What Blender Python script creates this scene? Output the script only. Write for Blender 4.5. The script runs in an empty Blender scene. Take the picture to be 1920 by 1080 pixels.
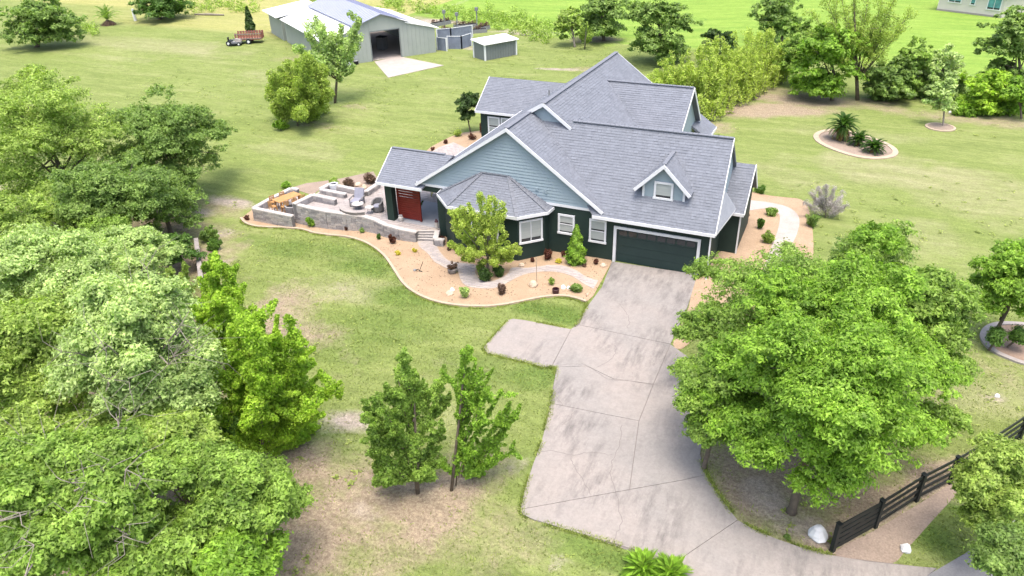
import bpy, math, random
import numpy as np
from mathutils import Vector, Matrix

SC = bpy.context.scene
COL = SC.collection

# ------------------------------------------------------------------ camera
CAM = np.array([11.386, -39.498, 21.471])
YAW, PITCH, ROLL, FPX = 0.43774, -0.51859, -0.02788, 1391.79
_cy, _sy, _cp, _sp = math.cos(YAW), math.sin(YAW), math.cos(PITCH), math.sin(PITCH)
FW = np.array([-_sy*_cp, _cy*_cp, _sp])
_R = np.array([_cy, _sy, 0.0]); _U = np.cross(_R, FW)
RT = _R*math.cos(ROLL) + _U*math.sin(ROLL)
UP = -_R*math.sin(ROLL) + _U*math.cos(ROLL)
cd = bpy.data.cameras.new("camera"); cam = bpy.data.objects.new("camera", cd); COL.objects.link(cam)
cam.matrix_world = Matrix(((RT[0], UP[0], -FW[0], CAM[0]), (RT[1], UP[1], -FW[1], CAM[1]), (RT[2], UP[2], -FW[2], CAM[2]), (0, 0, 0, 1)))
cd.sensor_width = 36.0; cd.lens = FPX/1920*36.0; cd.clip_start = 0.5; cd.clip_end = 1500
SC.camera = cam

# ------------------------------------------------------------------ light
SUN_EL, SUN_AZ = math.radians(76), math.radians(150)      # azimuth measured from +Y towards +X
w = bpy.data.worlds.new("World"); SC.world = w; w.use_nodes = True
nt = w.node_tree; bg = nt.nodes["Background"]
sky = nt.nodes.new("ShaderNodeTexSky"); sky.sky_type = 'NISHITA'; sky.sun_disc = False
sky.sun_elevation = SUN_EL; sky.sun_rotation = SUN_AZ
sky.air_density = 1.0; sky.dust_density = 6.0; sky.ozone_density = 1.0
nt.links.new(sky.outputs[0], bg.inputs[0]); bg.inputs[1].default_value = 0.15
sl = bpy.data.lights.new("sun", 'SUN'); sl.energy = 0.75; sl.angle = math.radians(24); sl.color = (1.0, 0.92, 0.80)
so = bpy.data.objects.new("sun", sl); COL.objects.link(so)
_sd = Vector((math.sin(SUN_AZ)*math.cos(SUN_EL), math.cos(SUN_AZ)*math.cos(SUN_EL), math.sin(SUN_EL)))
so.rotation_euler = _sd.to_track_quat('Z', 'Y').to_euler(); so.location = _sd*100
SC.view_settings.view_transform = 'Standard'; SC.view_settings.look = 'None'
SC.view_settings.exposure = 1.55; SC.view_settings.gamma = 1.0; SC.view_settings.use_curve_mapping = False
SC.render.engine = 'CYCLES'
SC.cycles.max_bounces = 6; SC.cycles.diffuse_bounces = 4; SC.cycles.transmission_bounces = 4; SC.cycles.transparent_max_bounces = 4
SC.cycles.use_denoising = True

# ------------------------------------------------------------------ terrain and picture geometry
def gz(x):
    t = min(1.0, max(0.0, (-1.0-x)/25.0)); t = 0.6*t + 0.4*t*t*(3-2*t)
    return -1.1*t
def ray(px, py):
    return FW*FPX + RT*(px-960) + UP*(540-py)
def atz(px, py, z):
    D = ray(px, py); return CAM + D*((z-CAM[2])/D[2])
def at(px, py, dz=0.0):
    z = 0.0
    for _ in range(8):
        p = atz(px, py, z+dz); z = gz(p[0])
    return p
def aty(px, py, y):
    D = ray(px, py); return CAM + D*((y-CAM[1])/D[1])
def proj(p):
    q = np.asarray(p, float)-CAM; zz = q@FW
    return 960+FPX*(q@RT)/zz, 540-FPX*(q@UP)/zz, zz
def z_over(b, py):
    lo, hi = -3.0, 30.0
    for _ in range(40):
        m = (lo+hi)/2
        if proj((b[0], b[1], m))[1] > py: lo = m
        else: hi = m
    return lo
def G(x, y, dz=0.0): return (x, y, gz(x)+dz)

# ------------------------------------------------------------------ materials
def newmat(name):
    m = bpy.data.materials.new(name); m.use_nodes = True
    t = m.node_tree; t.nodes.clear()
    return m, t
def N(t, typ, **kw):
    n = t.nodes.new(typ)
    for k, v in kw.items(): setattr(n, k, v)
    return n
def noise(t, scale, detail=4, rough=0.6, vec=None, stretch=None):
    n = N(t, "ShaderNodeTexNoise"); n.inputs["Scale"].default_value = scale
    n.inputs["Detail"].default_value = detail; n.inputs["Roughness"].default_value = rough
    g = vec or N(t, "ShaderNodeNewGeometry").outputs["Position"]
    if stretch:
        mp = N(t, "ShaderNodeMapping"); mp.inputs["Scale"].default_value = stretch[:3]
        if len(stretch) > 3: mp.inputs["Rotation"].default_value[2] = stretch[3]
        t.links.new(g, mp.inputs[0]); g = mp.outputs[0]
    t.links.new(g, n.inputs["Vector"])
    return n.outputs["Fac"]
def ramp(t, fac, stops):
    r = N(t, "ShaderNodeValToRGB"); e = r.color_ramp.elements
    while len(e) < len(stops): e.new(0.5)
    for i, (p, c) in enumerate(stops):
        e[i].position = p; e[i].color = (*c, 1) if not isinstance(c, (int, float)) else (c, c, c, 1)
    t.links.new(fac, r.inputs[0]); return r.outputs[0]
def mix(t, fac, a, b, mode='MIX'):
    m = N(t, "ShaderNodeMix", data_type='RGBA', blend_type=mode)
    for s, v in ((0, fac), (6, a), (7, b)):
        if isinstance(v, (int, float)): m.inputs[s].default_value = v
        elif isinstance(v, tuple): m.inputs[s].default_value = (*v, 1)
        else: t.links.new(v, m.inputs[s])
    return m.outputs[2]
def finish(m, t, col, rough=0.8, bump=None, bstr=0.3, bdist=0.02, metal=0.0, spec=0.3):
    b = N(t, "ShaderNodeBsdfPrincipled"); o = N(t, "ShaderNodeOutputMaterial")
    if isinstance(col, tuple): b.inputs["Base Color"].default_value = (*col, 1)
    else: t.links.new(col, b.inputs["Base Color"])
    b.inputs["Roughness"].default_value = rough; b.inputs["Metallic"].default_value = metal
    b.inputs["Specular IOR Level"].default_value = spec
    if bump is not None:
        bn = N(t, "ShaderNodeBump"); bn.inputs["Strength"].default_value = bstr; bn.inputs["Distance"].default_value = bdist
        t.links.new(bump, bn.inputs["Height"]); t.links.new(bn.outputs[0], b.inputs["Normal"])
    t.links.new(b.outputs[0], o.inputs[0]); return m
def simple(name, c1, c2=None, scale=3.0, rough=0.8, island=0.0, bump=0.0, stretch=None, metal=0.0, lo=0.3, hi=0.7, spec=0.3, fine=None):
    m, t = newmat(name); c2 = c2 or tuple(x*0.8 for x in c1)
    f = noise(t, scale, 5, 0.65, stretch=stretch)
    col = ramp(t, f, [(lo, c1), (hi, c2)])
    if fine:
        col = mix(t, fine[1], col, ramp(t, noise(t, fine[0], 3, .7), [(.3, .3), (.7, 1.0)]), 'MULTIPLY')
    if island:
        g = N(t, "ShaderNodeNewGeometry")
        v = ramp(t, g.outputs["Random Per Island"], [(0, 1-island), (1, 1.0)])
        col = mix(t, 1.0, col, v, 'MULTIPLY')
    return finish(m, t, col, rough, f if bump else None, bump or .1, 0.03, metal, spec)
def leafmat(name, dark, light, scale=0.55, trans=0.42, tip=None):
    m, t = newmat(name)
    g = N(t, "ShaderNodeNewGeometry")
    f = noise(t, scale*1.7, 4, .7)
    col = ramp(t, f, [(.30, tuple(x*.8 for x in dark)), (.5, tuple((x+y)/2 for x, y in zip(dark, light))), (.70, tuple(y*1.12 for y in light))])
    v = ramp(t, g.outputs["Random Per Island"], [(0, .62), (.5, 1.0), (1, 1.4)])
    col = mix(t, 1.0, col, v, 'MULTIPLY')
    if tip: col = mix(t, ramp(t, g.outputs["Random Per Island"], [(.90, 0.0), (.93, 1.0)]), col, tip)
    b = N(t, "ShaderNodeBsdfPrincipled"); b.inputs["Roughness"].default_value = .55; b.inputs["Specular IOR Level"].default_value = .35
    tr = N(t, "ShaderNodeBsdfTranslucent"); mx = N(t, "ShaderNodeMixShader"); mx.inputs[0].default_value = trans
    o = N(t, "ShaderNodeOutputMaterial")
    t.links.new(col, b.inputs["Base Color"])
    c2 = mix(t, 1.0, col, (1.25, 1.35, .6), 'MULTIPLY'); t.links.new(c2, tr.inputs[0])
    t.links.new(b.outputs[0], mx.inputs[1]); t.links.new(tr.outputs[0], mx.inputs[2]); t.links.new(mx.outputs[0], o.inputs[0])
    return m

M = {}
M['shingle'] = simple("roof_shingle", (.198, .218, .258), (.170, .188, .224), 1.1, .9, island=.13, fine=(9, .35))
M['ridge'] = simple("ridge_shingle", (.165, .18, .21), (.14, .152, .178), 4, .9)
M['white'] = simple("white_paint", (.66, .68, .71), (.60, .62, .65), 2, .5)
M['siding'] = simple("blue_grey_siding", (.275, .345, .39), (.255, .32, .36), .8, .65)
M['green'] = simple("dark_green_siding", (.018, .036, .030), (.013, .028, .024), 1.0, .6)
M['door'] = simple("garage_door_paint", (.022, .042, .040), (.017, .034, .033), 1.2, .5)
M['glass'] = simple("dark_glass", (.02, .025, .03), (.03, .035, .04), 2, .12, spec=.6)
M['blind'] = simple("window_blinds", (.40, .43, .42), (.30, .33, .33), 3, .35, stretch=(.3, .3, 9))
M['red'] = simple("red_stained_wood", (.165, .019, .013), (.115, .013, .009), 2, .55, stretch=(1, 1, 8))
M['concrete_pale'] = simple("pale_concrete", (.42, .375, .35), (.34, .305, .28), 1.2, .9, fine=(14, .3))
M['stone'] = simple("wall_stone", (.36, .35, .35), (.25, .24, .245), 1.6, .9, bump=.3, fine=(12, .35))
M['cap'] = simple("cap_stone", (.48, .455, .43), (.40, .38, .365), 2.0, .85, fine=(10, .2))
M['mortar'] = simple("wall_mortar", (.17, .165, .165), None, 4, .95)
M['paver'] = simple("paver", (.39, .355, .34), (.33, .305, .30), .9, .9, island=.15, fine=(12, .2))
M['paver_joint'] = simple("paver_joint", (.36, .32, .29), None, 4, .95)
M['mulch'] = simple("sandy_mulch", (.425, .315, .215), (.345, .25, .165), .9, .95, bump=.5, fine=(16, .55))
M['mulch_pink'] = simple("pink_mulch", (.33, .265, .215), (.26, .205, .165), 1.2, .95, bump=.5, fine=(14, .5))
M['edging'] = simple("edging_concrete", (.46, .37, .28), (.37, .30, .23), 2, .9, fine=(12, .3))
M['metal_white'] = simple("white_metal_roof", (.80, .81, .82), (.74, .75, .77), .3, .45, spec=.4)
M['metal_blue'] = simple("galvanised_roof", (.29, .31, .42), (.26, .28, .39), .3, .4, spec=.5)
M['barn'] = simple("barn_siding", (.31, .34, .32), (.27, .30, .285), .4, .6)
M['shed'] = simple("shed_siding", (.17, .19, .195), (.14, .16, .165), .6, .6)
M['black'] = simple("black_paint", (.010, .014, .014), (.02, .024, .024), 2, .5)
M['dark'] = simple("dark_interior", (.012, .012, .014), None, 2, .9)
M['bark'] = simple("bark", (.16, .13, .10), (.09, .075, .06), 4, .95, bump=.5)
M['bark_pale'] = simple("pale_bark", (.27, .24, .21), (.17, .15, .13), 3, .95)
M['teak'] = simple("teak_wood", (.48, .27, .11), (.34, .18, .07), 2, .6, stretch=(6, 1, 1))
M['wicker'] = simple("grey_wicker", (.17, .165, .165), (.10, .10, .10), 14, .8)
M['cushion'] = simple("slate_cushion", (.24, .25, .31), None, 3, .9)
M['firestone'] = simple("fire_pit_stone", (.22, .20, .19), (.15, .14, .135), 6, .9)
M['yellow'] = simple("yellow_plastic", (.72, .68, .10), None, 3, .5)
M['rock_beige'] = simple("beige_rock", (.52, .42, .32), (.38, .31, .24), 3, .9, bump=.4)
M['rock_white'] = simple("white_rock", (.74, .75, .76), (.58, .59, .6), 3, .8, bump=.4)
M['plum'] = simple("plum_glaze", (.06, .022, .026), None, 3, .35)
M['rust'] = simple("rust_slats", (.30, .13, .10), (.22, .09, .07), 3, .8)
M['grey_metal'] = simple("grey_metal", (.22, .23, .24), None, 3, .5)
M['beige_wall'] = simple("beige_stucco", (.56, .53, .49), (.50, .47, .44), .6, .8)
M['teal_glass'] = simple("teal_glass", (.10, .34, .38), (.06, .16, .20), 1.2, .15, spec=.6)
M['screen'] = simple("mesh_panel", (.20, .23, .30), (.13, .15, .21), 1.5, .7)
M['porch_floor'] = simple("porch_floor", (.30, .31, .33), (.25, .26, .28), 1.5, .7)
M['wood_grey'] = simple("weathered_timber", (.32, .295, .28), (.24, .22, .21), 3, .9, stretch=(1, 1, 4))
M['asphalt'] = simple("grey_asphalt", (.24, .24, .25), (.19, .19, .2), 1.0, .9, fine=(20, .3))
M['crack'] = simple("crack_line", (.17, .155, .148), None, 4, .95)
M['soil'] = simple("bare_soil", (.30, .22, .17), (.22, .16, .12), 1.5, .95, bump=.4, fine=(10, .4))
# leaves
M['lf_oak'] = leafmat("oak_leaf", (.115, .205, .044), (.25, .365, .09))
M['lf_yel'] = leafmat("yellow_green_leaf", (.18, .28, .048), (.37, .49, .115))
M['lf_sage'] = leafmat("sage_leaf", (.25, .37, .11), (.48, .60, .24))
M['lf_mid'] = leafmat("mid_green_leaf", (.13, .235, .034), (.30, .44, .085))
M['lf_bright'] = leafmat("bright_leaf", (.12, .25, .022), (.29, .46, .058))
M['lf_vivid'] = leafmat("vivid_leaf", (.19, .36, .022), (.38, .54, .06))
M['lf_dark'] = leafmat("dark_leaf", (.055, .135, .022), (.13, .235, .04))
M['lf_deep'] = leafmat("deep_leaf", (.030, .072, .016), (.075, .135, .03))
M['lf_bamboo'] = leafmat("bamboo_leaf", (.26, .36, .045), (.48, .58, .14), 1.2)
M['lf_straw'] = leafmat("straw_leaf", (.30, .30, .10), (.42, .40, .18), 1.2)
M['lf_olive'] = leafmat("olive_leaf", (.20, .30, .05), (.38, .48, .10), .9)
M['lf_greytw'] = leafmat("grey_twig", (.28, .26, .26), (.40, .37, .37), 1.2, .15)
M['lf_red'] = leafmat("red_leaf", (.085, .030, .020), (.15, .06, .04), 3)
M['lf_brown'] = leafmat("brown_leaf", (.10, .06, .045), (.20, .13, .10), 2)
M['lf_flower'] = leafmat("yellow_flower", (.45, .42, .05), (.70, .62, .10), 6)
M['lf_sago'] = leafmat("sago_frond", (.030, .085, .016), (.085, .17, .035), 1.4)
M['lf_dry'] = leafmat("dry_frond", (.22, .16, .06), (.34, .25, .10), 2)
M['edge_grass'] = leafmat("edge_grass_blade", (.22, .29, .07), (.34, .39, .12), .8, .45)
M['grass'] = leafmat("grass_blade", (.135, .19, .036), (.24, .28, .075), .5, .45)

# ------------------------------------------------------------------ objects
def props(o, label=None, cat=None, group=None, kind=None):
    for k, v in (('label', label), ('category', cat), ('group', group), ('kind', kind)):
        if v: o[k] = v
    return o
ORG = {}
def thing(name, loc, label, cat, group=None):
    o = bpy.data.objects.new(name, None); COL.objects.link(o); o.location = tuple(loc); o.empty_display_size = .3
    ORG[o.name] = np.array(loc, float)
    return props(o, label, cat, group)
def org_of(o):
    while o is not None:
        if o.name in ORG: return ORG[o.name]
        o = o.parent
    return np.zeros(3)
class MB:
    """collects polygons and turns them into ONE mesh object"""
    def __init__(s): s.v = []; s.f = []
    def poly(s, pts):
        b = len(s.v); s.v += [tuple(map(float, p)) for p in pts]; s.f.append(tuple(range(b, b+len(pts))))
        return s
    def hexa(s, p):       # p: 8 corners, bottom ring then top ring, counter-clockwise from above
        b = len(s.v); s.v += [tuple(map(float, q)) for q in p]
        s.f += [tuple(b+i for i in q) for q in ((3, 2, 1, 0), (4, 5, 6, 7), (0, 1, 5, 4), (1, 2, 6, 5), (2, 3, 7, 6), (3, 0, 4, 7))]
        return s
    def box(s, x0, y0, z0, x1, y1, z1):
        return s.hexa([(x0, y0, z0), (x1, y0, z0), (x1, y1, z0), (x0, y1, z0), (x0, y0, z1), (x1, y0, z1), (x1, y1, z1), (x0, y1, z1)])
    def obox(s, c, u, v, wv, hu, hv, hw):   # oriented box: centre, 3 unit axes, half sizes
        c, u, v, wv = map(lambda a: np.asarray(a, float), (c, u, v, wv))
        P = [c+u*a*hu+v*b*hv+wv*d*hw for d in (-1, 1) for a, b in ((-1, -1), (1, -1), (1, 1), (-1, 1))]
        return s.hexa(P)
    def bar(s, a, b, wd, h, up=(0, 0, 1)):
        a, b = np.asarray(a, float), np.asarray(b, float); u = b-a; L = np.linalg.norm(u); u = u/max(L, 1e-6)
        v = np.cross(up, u); n = np.linalg.norm(v)
        v = v/n if n > 1e-4 else np.array([1., 0, 0]); wv = np.cross(u, v)
        return s.obox((a+b)/2, u, v, wv, L/2, wd/2, h/2)
    def prism(s, pts, d):  # pts planar 3D polygon, extruded by vector d
        d = np.asarray(d, float); P = [np.asarray(p, float) for p in pts]; n = len(P); b = len(s.v)
        s.v += [tuple(p) for p in P]+[tuple(p+d) for p in P]
        s.f.append(tuple(range(b, b+n))); s.f.append(tuple(range(b+2*n-1, b+n-1, -1)))
        for i in range(n):
            j = (i+1) % n; s.f.append((b+i, b+n+i, b+n+j, b+j))
        return s
    def tube(s, pts, rad, k=6):
        pts = [np.asarray(p, float) for p in pts]; b = len(s.v); n = len(pts)
        for i, p in enumerate(pts):
            d = pts[min(i+1, n-1)]-pts[max(i-1, 0)]; d = d/max(np.linalg.norm(d), 1e-6)
            a = np.cross(d, (0.31, 0.87, 0.12) if abs(d[1]) < .9 else (1, 0, 0)); a /= max(np.linalg.norm(a), 1e-6); c = np.cross(d, a)
            r = rad[i] if hasattr(rad, '__len__') else rad
            s.v += [tuple(p+r*(a*math.cos(2*math.pi*j/k)+c*math.sin(2*math.pi*j/k))) for j in range(k)]
        for i in range(n-1):
            for j in range(k):
                q = (j+1) % k; s.f.append((b+i*k+j, b+i*k+q, b+(i+1)*k+q, b+(i+1)*k+j))
        s.f.append(tuple(b+(n-1)*k+j for j in range(k))); s.f.append(tuple(b+j for j in range(k-1, -1, -1)))
        return s
    def lathe(s, c, prof, k=10, jit=0, rng=None):
        b = len(s.v); c = np.asarray(c, float)
        for (r, z) in prof:
            for j in range(k):
                a = 2*math.pi*j/k; rr = r*(1+(rng.uniform(-jit, jit) if rng else 0))
                s.v.append((c[0]+rr*math.cos(a), c[1]+rr*math.sin(a), c[2]+z))
        for i in range(len(prof)-1):
            for j in range(k):
                q = (j+1) % k; s.f.append((b+i*k+j, b+i*k+q, b+(i+1)*k+q, b+(i+1)*k+j))
        s.f.append(tuple(b+(len(prof)-1)*k+j for j in range(k))); s.f.append(tuple(b+j for j in range(k-1, -1, -1)))
        return s
    def build(s, name, mat, parent=None, label=None, cat=None, group=None, kind=None, smooth=False, fixn=True):
        o0 = org_of(parent); me = bpy.data.meshes.new(name)
        me.from_pydata([(a-o0[0], b-o0[1], c-o0[2]) for a, b, c in s.v], [], s.f)
        me.materials.append(M[mat] if isinstance(mat, str) else mat)
        if fixn:
            import bmesh
            bm = bmesh.new(); bm.from_mesh(me); bmesh.ops.recalc_face_normals(bm, faces=bm.faces[:]); bm.to_mesh(me); bm.free()
        if smooth: me.polygons.foreach_set("use_smooth", [True]*len(me.polygons))
        me.update()
        o = bpy.data.objects.new(name, me); COL.objects.link(o); o.parent = parent
        return props(o, label, cat, group, kind)
def inst(mesh, name, loc, parent, rot=0.0, scale=(1, 1, 1), mtx=None):
    o = bpy.data.objects.new(name, mesh); COL.objects.link(o); o.parent = parent
    p = np.asarray(loc, float)-org_of(parent)
    if mtx is not None:
        m = mtx.copy(); m.translation = Vector(p); o.matrix_local = m
    else:
        o.location = tuple(p); o.rotation_euler = (0, 0, rot); o.scale = scale
    return o
def quadmesh(name, V, mat, parent=None):
    """V: (n, 4, 3) array of leaf quads"""
    V = V - org_of(parent); n = V.shape[0]; k = V.shape[1]
    me = bpy.data.meshes.new(name); me.vertices.add(n*k); me.vertices.foreach_set("co", V.reshape(-1).astype(np.float32))
    me.loops.add(n*k); me.loops.foreach_set("vertex_index", np.arange(n*k, dtype=np.int32))
    me.polygons.add(n); me.polygons.foreach_set("loop_start", np.arange(0, n*k, k, dtype=np.int32))
    me.polygons.foreach_set("loop_total", np.full(n, k, dtype=np.int32))
    me.materials.append(M[mat]); me.update(calc_edges=True); me.validate()
    o = bpy.data.objects.new(name, me); COL.objects.link(o); o.parent = parent
    return o
def clip(poly, cl):
    """convex clip of 2D polygon poly by convex ccw polygon cl"""
    out = poly
    for i in range(len(cl)):
        a, b = cl[i], cl[(i+1) % len(cl)]; ex, ey = b[0]-a[0], b[1]-a[1]; inp = out; out = []
        if not inp: return []
        for j in range(len(inp)):
            p, q = inp[j-1], inp[j]
            dp = ex*(p[1]-a[1])-ey*(p[0]-a[0]); dq = ex*(q[1]-a[1])-ey*(q[0]-a[0])
            if (dp >= 0) != (dq >= 0):
                t = dp/(dp-dq); out.append((p[0]+(q[0]-p[0])*t, p[1]+(q[1]-p[1])*t))
            if dq >= 0: out.append(q)
    return out
def inside(poly, x, y):
    c = False; n = len(poly)
    for i in range(n):
        x0, y0 = poly[i-1][:2]; x1, y1 = poly[i][:2]
        if (y0 > y) != (y1 > y) and x < (x1-x0)*(y-y0)/(y1-y0)+x0: c = not c
    return c
def smoothline(pts, n=6, closed=False):
    P = [np.asarray(p, float) for p in pts]; out = []
    m = len(P)
    for i in range(m if closed else m-1):
        p0 = P[(i-1) % m] if closed or i > 0 else 2*P[0]-P[1]
        p1 = P[i]; p2 = P[(i+1) % m]; p3 = P[(i+2) % m] if closed or i+2 < m else 2*P[-1]-P[-2]
        for k in range(n):
            t = k/n
            out.append(.5*((2*p1)+(-p0+p2)*t+(2*p0-5*p1+4*p2-p3)*t*t+(-p0+3*p1-3*p2+p3)*t**3))
    if not closed: out.append(P[-1])
    return out

# ================================================================== GROUND
def vnoise(X, Y, s, seed):
    """cheap smooth value noise on arrays, 0..1"""
    r = np.random.default_rng(seed); tab = r.random((64, 64))
    u, v = X/s+100, Y/s+100; i, j = np.floor(u).astype(int), np.floor(v).astype(int); a, b = u-i, v-j
    a = a*a*(3-2*a); b = b*b*(3-2*b); i %= 64; j %= 64; i2, j2 = (i+1) % 64, (j+1) % 64
    return (tab[i, j]*(1-a)+tab[i2, j]*a)*(1-b)+(tab[i, j2]*(1-a)+tab[i2, j2]*a)*b
def axis(lo, flo, fhi, hi, st):
    f = list(np.arange(flo, fhi, st)); a = [lo, lo*.5+flo*.5, flo-(flo-lo)*.2, flo-(flo-lo)*.08]; b = [fhi, fhi+(hi-fhi)*.08, fhi+(hi-fhi)*.2, (fhi+hi)/2, hi]
    return np.array(a+f+b)
XS = axis(-900, -80, 42, 900, .5); YS = axis(-300, -37, 80, 1100, .5)
GX, GY = np.meshgrid(XS, YS)
GZ = np.vectorize(gz)(XS)[None, :].repeat(len(YS), 0)
GZ = GZ + (vnoise(GX, GY, 9, 5)-.5)*.03
def blob(px, py, rx, ry, s=1.0, rot=0.0):
    c = at(px, py); dx, dy = GX-c[0], GY-c[1]; cr, sr = math.cos(rot), math.sin(rot)
    d = np.hypot((dx*cr+dy*sr)/rx, (-dx*sr+dy*cr)/ry)
    d = d + (vnoise(GX, GY, 2.2, 11)-.5)*.7 + (vnoise(GX, GY, .9, 12)-.5)*.35
    return s*np.clip(1.45-d, 0, 1)
def stack(L):
    a = np.zeros_like(GX)
    for b in L: a = np.maximum(a, blob(*b))
    return a
A_dirt = stack([(770, 935, 3.3, 2.2, 1.0), (640, 960, 4.0, 3.6, .75), (560, 880, 2.5, 2.6, .8), (900, 880, 2.4, 2.2, .55), (930, 1000, 3, 3.0, .45), (560, 1030, 3, 3, .9), (1390, 900, 1.6, 3.2, .8, .3),
                (1300, 860, .9, 1.5, .6), (1420, 205, 6.5, 2.6, .85, .3), (1345, 240, 2, 2.0, .6), (1500, 185, 6, 3.0, .8), (1640, 195, 5, 3, .6), (1850, 225, 9, 2.2, .6), (600, 235, 5.0, 1.6, .45), (660, 200, 2.5, 1.3, .5),
                (410, 390, 3.2, 2.0, .6), (300, 420, 5, 3, .9), (330, 500, 3.0, 5, .95), (200, 1030, 6, 3, .95), (390, 880, 3, 4, .95), (1125, 75, 5, 3, .75), (1090, 130, 4, 2, .5), (560, 110, 5, 3, .4), (1460, 960, 2, 2.4, .6, -.6),
                (1530, 900, 3, 2.5, .8), (1640, 960, 3.2, 1.0, .9, .85), (1740, 900, 3.0, .9, .9, .85), (1600, 1030, 2, 1, .9, .5), (830, 700, 2.6, 2, .3), (1850, 700, 4, 3, .35), (250, 700, 9, 9, .9), (100, 800, 8, 8, .9), (60, 400, 8, 8, .7), (240, 330, 6, 5, .7), (1480, 600, 6, 5, .5), (1560, 820, 5, 4, .6)])
A_sand = stack([(650, 790, 1.7, .9, .85), (600, 800, 1.2, .7, .5), (430, 378, 2.6, 1.0, .8), (375, 400, 1.6, 1.4, .7), (418, 437, .8, .8, .6), (395, 505, .8, 1.8, .5), (640, 540, 2.2, 1.4, .3), (1050, 130, 3.2, 1.0, .8), (1010, 122, 1.5, .7, .5), (1500, 985, 1.6, .8, .6), (1440, 940, 1.5, 1.0, .7, -.7),
                (970, 870, .8, 1.0, .45), (1050, 1055, .6, .6, .5), (690, 965, 1.5, .9, .45), (1870, 745, .6, .5, .6), (930, 25, 14, 2.0, .75, .2), (985, 60, 5, 2.5, .85), (800, 40, 8, 3, .8), (20, 345, 3, 2, .4), (880, 90, 3, 1.5, .6), (460, 245, 8, .5, .25), (660, 560, 1.5, 1, .35)])
A_lush = stack([(1040, 590, 3.0, 1.0, .9), (700, 500, 3.0, 1.8, .8), (620, 470, 4, 1.2, .7), (760, 560, 2.6, 1.3, .7), (560, 470, 3.4, 1.4, .6), (1010, 700, 1.4, 1.4, .7), (880, 690, 3, 1.5, .5), (700, 620, 4, 3, .55), (620, 650, 4, 2.4, .5), (1150, 1045, 3, .9, .7), (1050, 1010, 2, 1, .5), (600, 830, 3, 1.2, .7), (1430, 985, .9, 1.6, .9, -.6), (1385, 945, .7, 1.2, .6, -.6), (1760, 1010, 1.3, 1.6, .9, .7), (1820, 960, 1.3, 1.3, .8), (480, 450, 2, 1.2, .5), (820, 250, 4, 2, .3)])
A_pale = stack([(1700, 330, 9, 5, .7), (1600, 250, 6, 3, .5), (1860, 380, 7, 5, .6), (1500, 330, 6, 3, .5), (1850, 740, 4, 3, .6), (330, 90, 14, 5, .7), (150, 110, 10, 5, .8), (500, 140, 8, 4, .5), (760, 760, 3, 2, .4), (560, 280, 7, 3, .5), (650, 540, 3, 2.2, .6), (850, 800, 2, 1.5, .5), (1740, 450, 5, 4, .5)])
_pp = [at(*q)[:2] for q in [(560, -20), (640, 4), (760, 22), (900, 46), (1030, 68), (1160, 84), (1310, 96), (1480, 90), (1640, 118), (1750, 170), (1920, 222), (2100, 270)]]
PX, PY = [p[0] for p in _pp], [p[1] for p in _pp]
_o = np.argsort(PX); edge_y = np.interp(GX, np.array(PX)[_o], np.array(PY)[_o])
A_past = np.clip((GY-edge_y+(vnoise(GX, GY, 3, 31)-.5)*4)/2.5+.5, 0, 1)
_lf = at(235, 30); A_straw = np.clip((GY-_lf[1]+(GX-_lf[0])*.20)/3+.2, 0, 1)*(GX < -62)
me = bpy.data.meshes.new("lawn"); ny, nx = GX.shape
me.vertices.add(nx*ny); me.vertices.foreach_set("co", np.stack([GX, GY, GZ], -1).reshape(-1).astype(np.float32))
idx = np.arange(nx*ny, dtype=np.int32).reshape(ny, nx)
Q = np.stack([idx[:-1, :-1], idx[:-1, 1:], idx[1:, 1:], idx[1:, :-1]], -1).reshape(-1, 4)
me.loops.add(Q.size); me.loops.foreach_set("vertex_index", Q.reshape(-1)); me.polygons.add(len(Q))
me.polygons.foreach_set("loop_start", np.arange(0, Q.size, 4, dtype=np.int32)); me.polygons.foreach_set("loop_total", np.full(len(Q), 4, dtype=np.int32))
for nm, a in (("dirt", A_dirt), ("sand", A_sand), ("lush", A_lush), ("pale", A_pale), ("pasture", A_past), ("straw", A_straw)):
    me.attributes.new(nm, 'FLOAT', 'POINT').data.foreach_set("value", a.reshape(-1).astype(np.float32))
me.update(calc_edges=True)
m, t = newmat("lawn_grass")
def A(n): return N(t, "ShaderNodeAttribute", attribute_name=n).outputs["Fac"]
def mod(n, nz, k=.9):
    a = N(t, "ShaderNodeMath", operation='MULTIPLY_ADD'); t.links.new(nz, a.inputs[0]); a.inputs[1].default_value = k; t.links.new(A(n), a.inputs[2])
    r = N(t, "ShaderNodeMapRange"); r.inputs[1].default_value = .28+k*.5; r.inputs[2].default_value = .78+k*.5; t.links.new(a.outputs[0], r.inputs[0])
    z = N(t, "ShaderNodeMath", operation='MULTIPLY'); zz = N(t, "ShaderNodeMath", operation='GREATER_THAN'); t.links.new(A(n), zz.inputs[0]); zz.inputs[1].default_value = .02
    t.links.new(r.outputs[0], z.inputs[0]); t.links.new(zz.outputs[0], z.inputs[1]); return z.outputs[0]
n_big = noise(t, .11, 4, .6); n_str = noise(t, .5, 5, .7, stretch=(.25, 1.3, 1, math.radians(-14))); n_mid = noise(t, 1.1, 6, .75); n_fine = noise(t, 7, 4, .8); n_ff = noise(t, 26, 3, .8)
base = ramp(t, n_str, [(.3, (0.136, 0.178, 0.052)), (.52, (0.198, 0.242, 0.080)), (.72, (0.262, 0.282, 0.123))])
base = mix(t, ramp(t, n_big, [(.35, 0.0), (.65, .6)]), base, (0.163, 0.218, 0.057))
base = mix(t, mod("pale", n_mid, .6), base, ramp(t, n_str, [(.3, (0.210, 0.231, 0.097)), (.7, (0.296, 0.294, 0.163))]))
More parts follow.
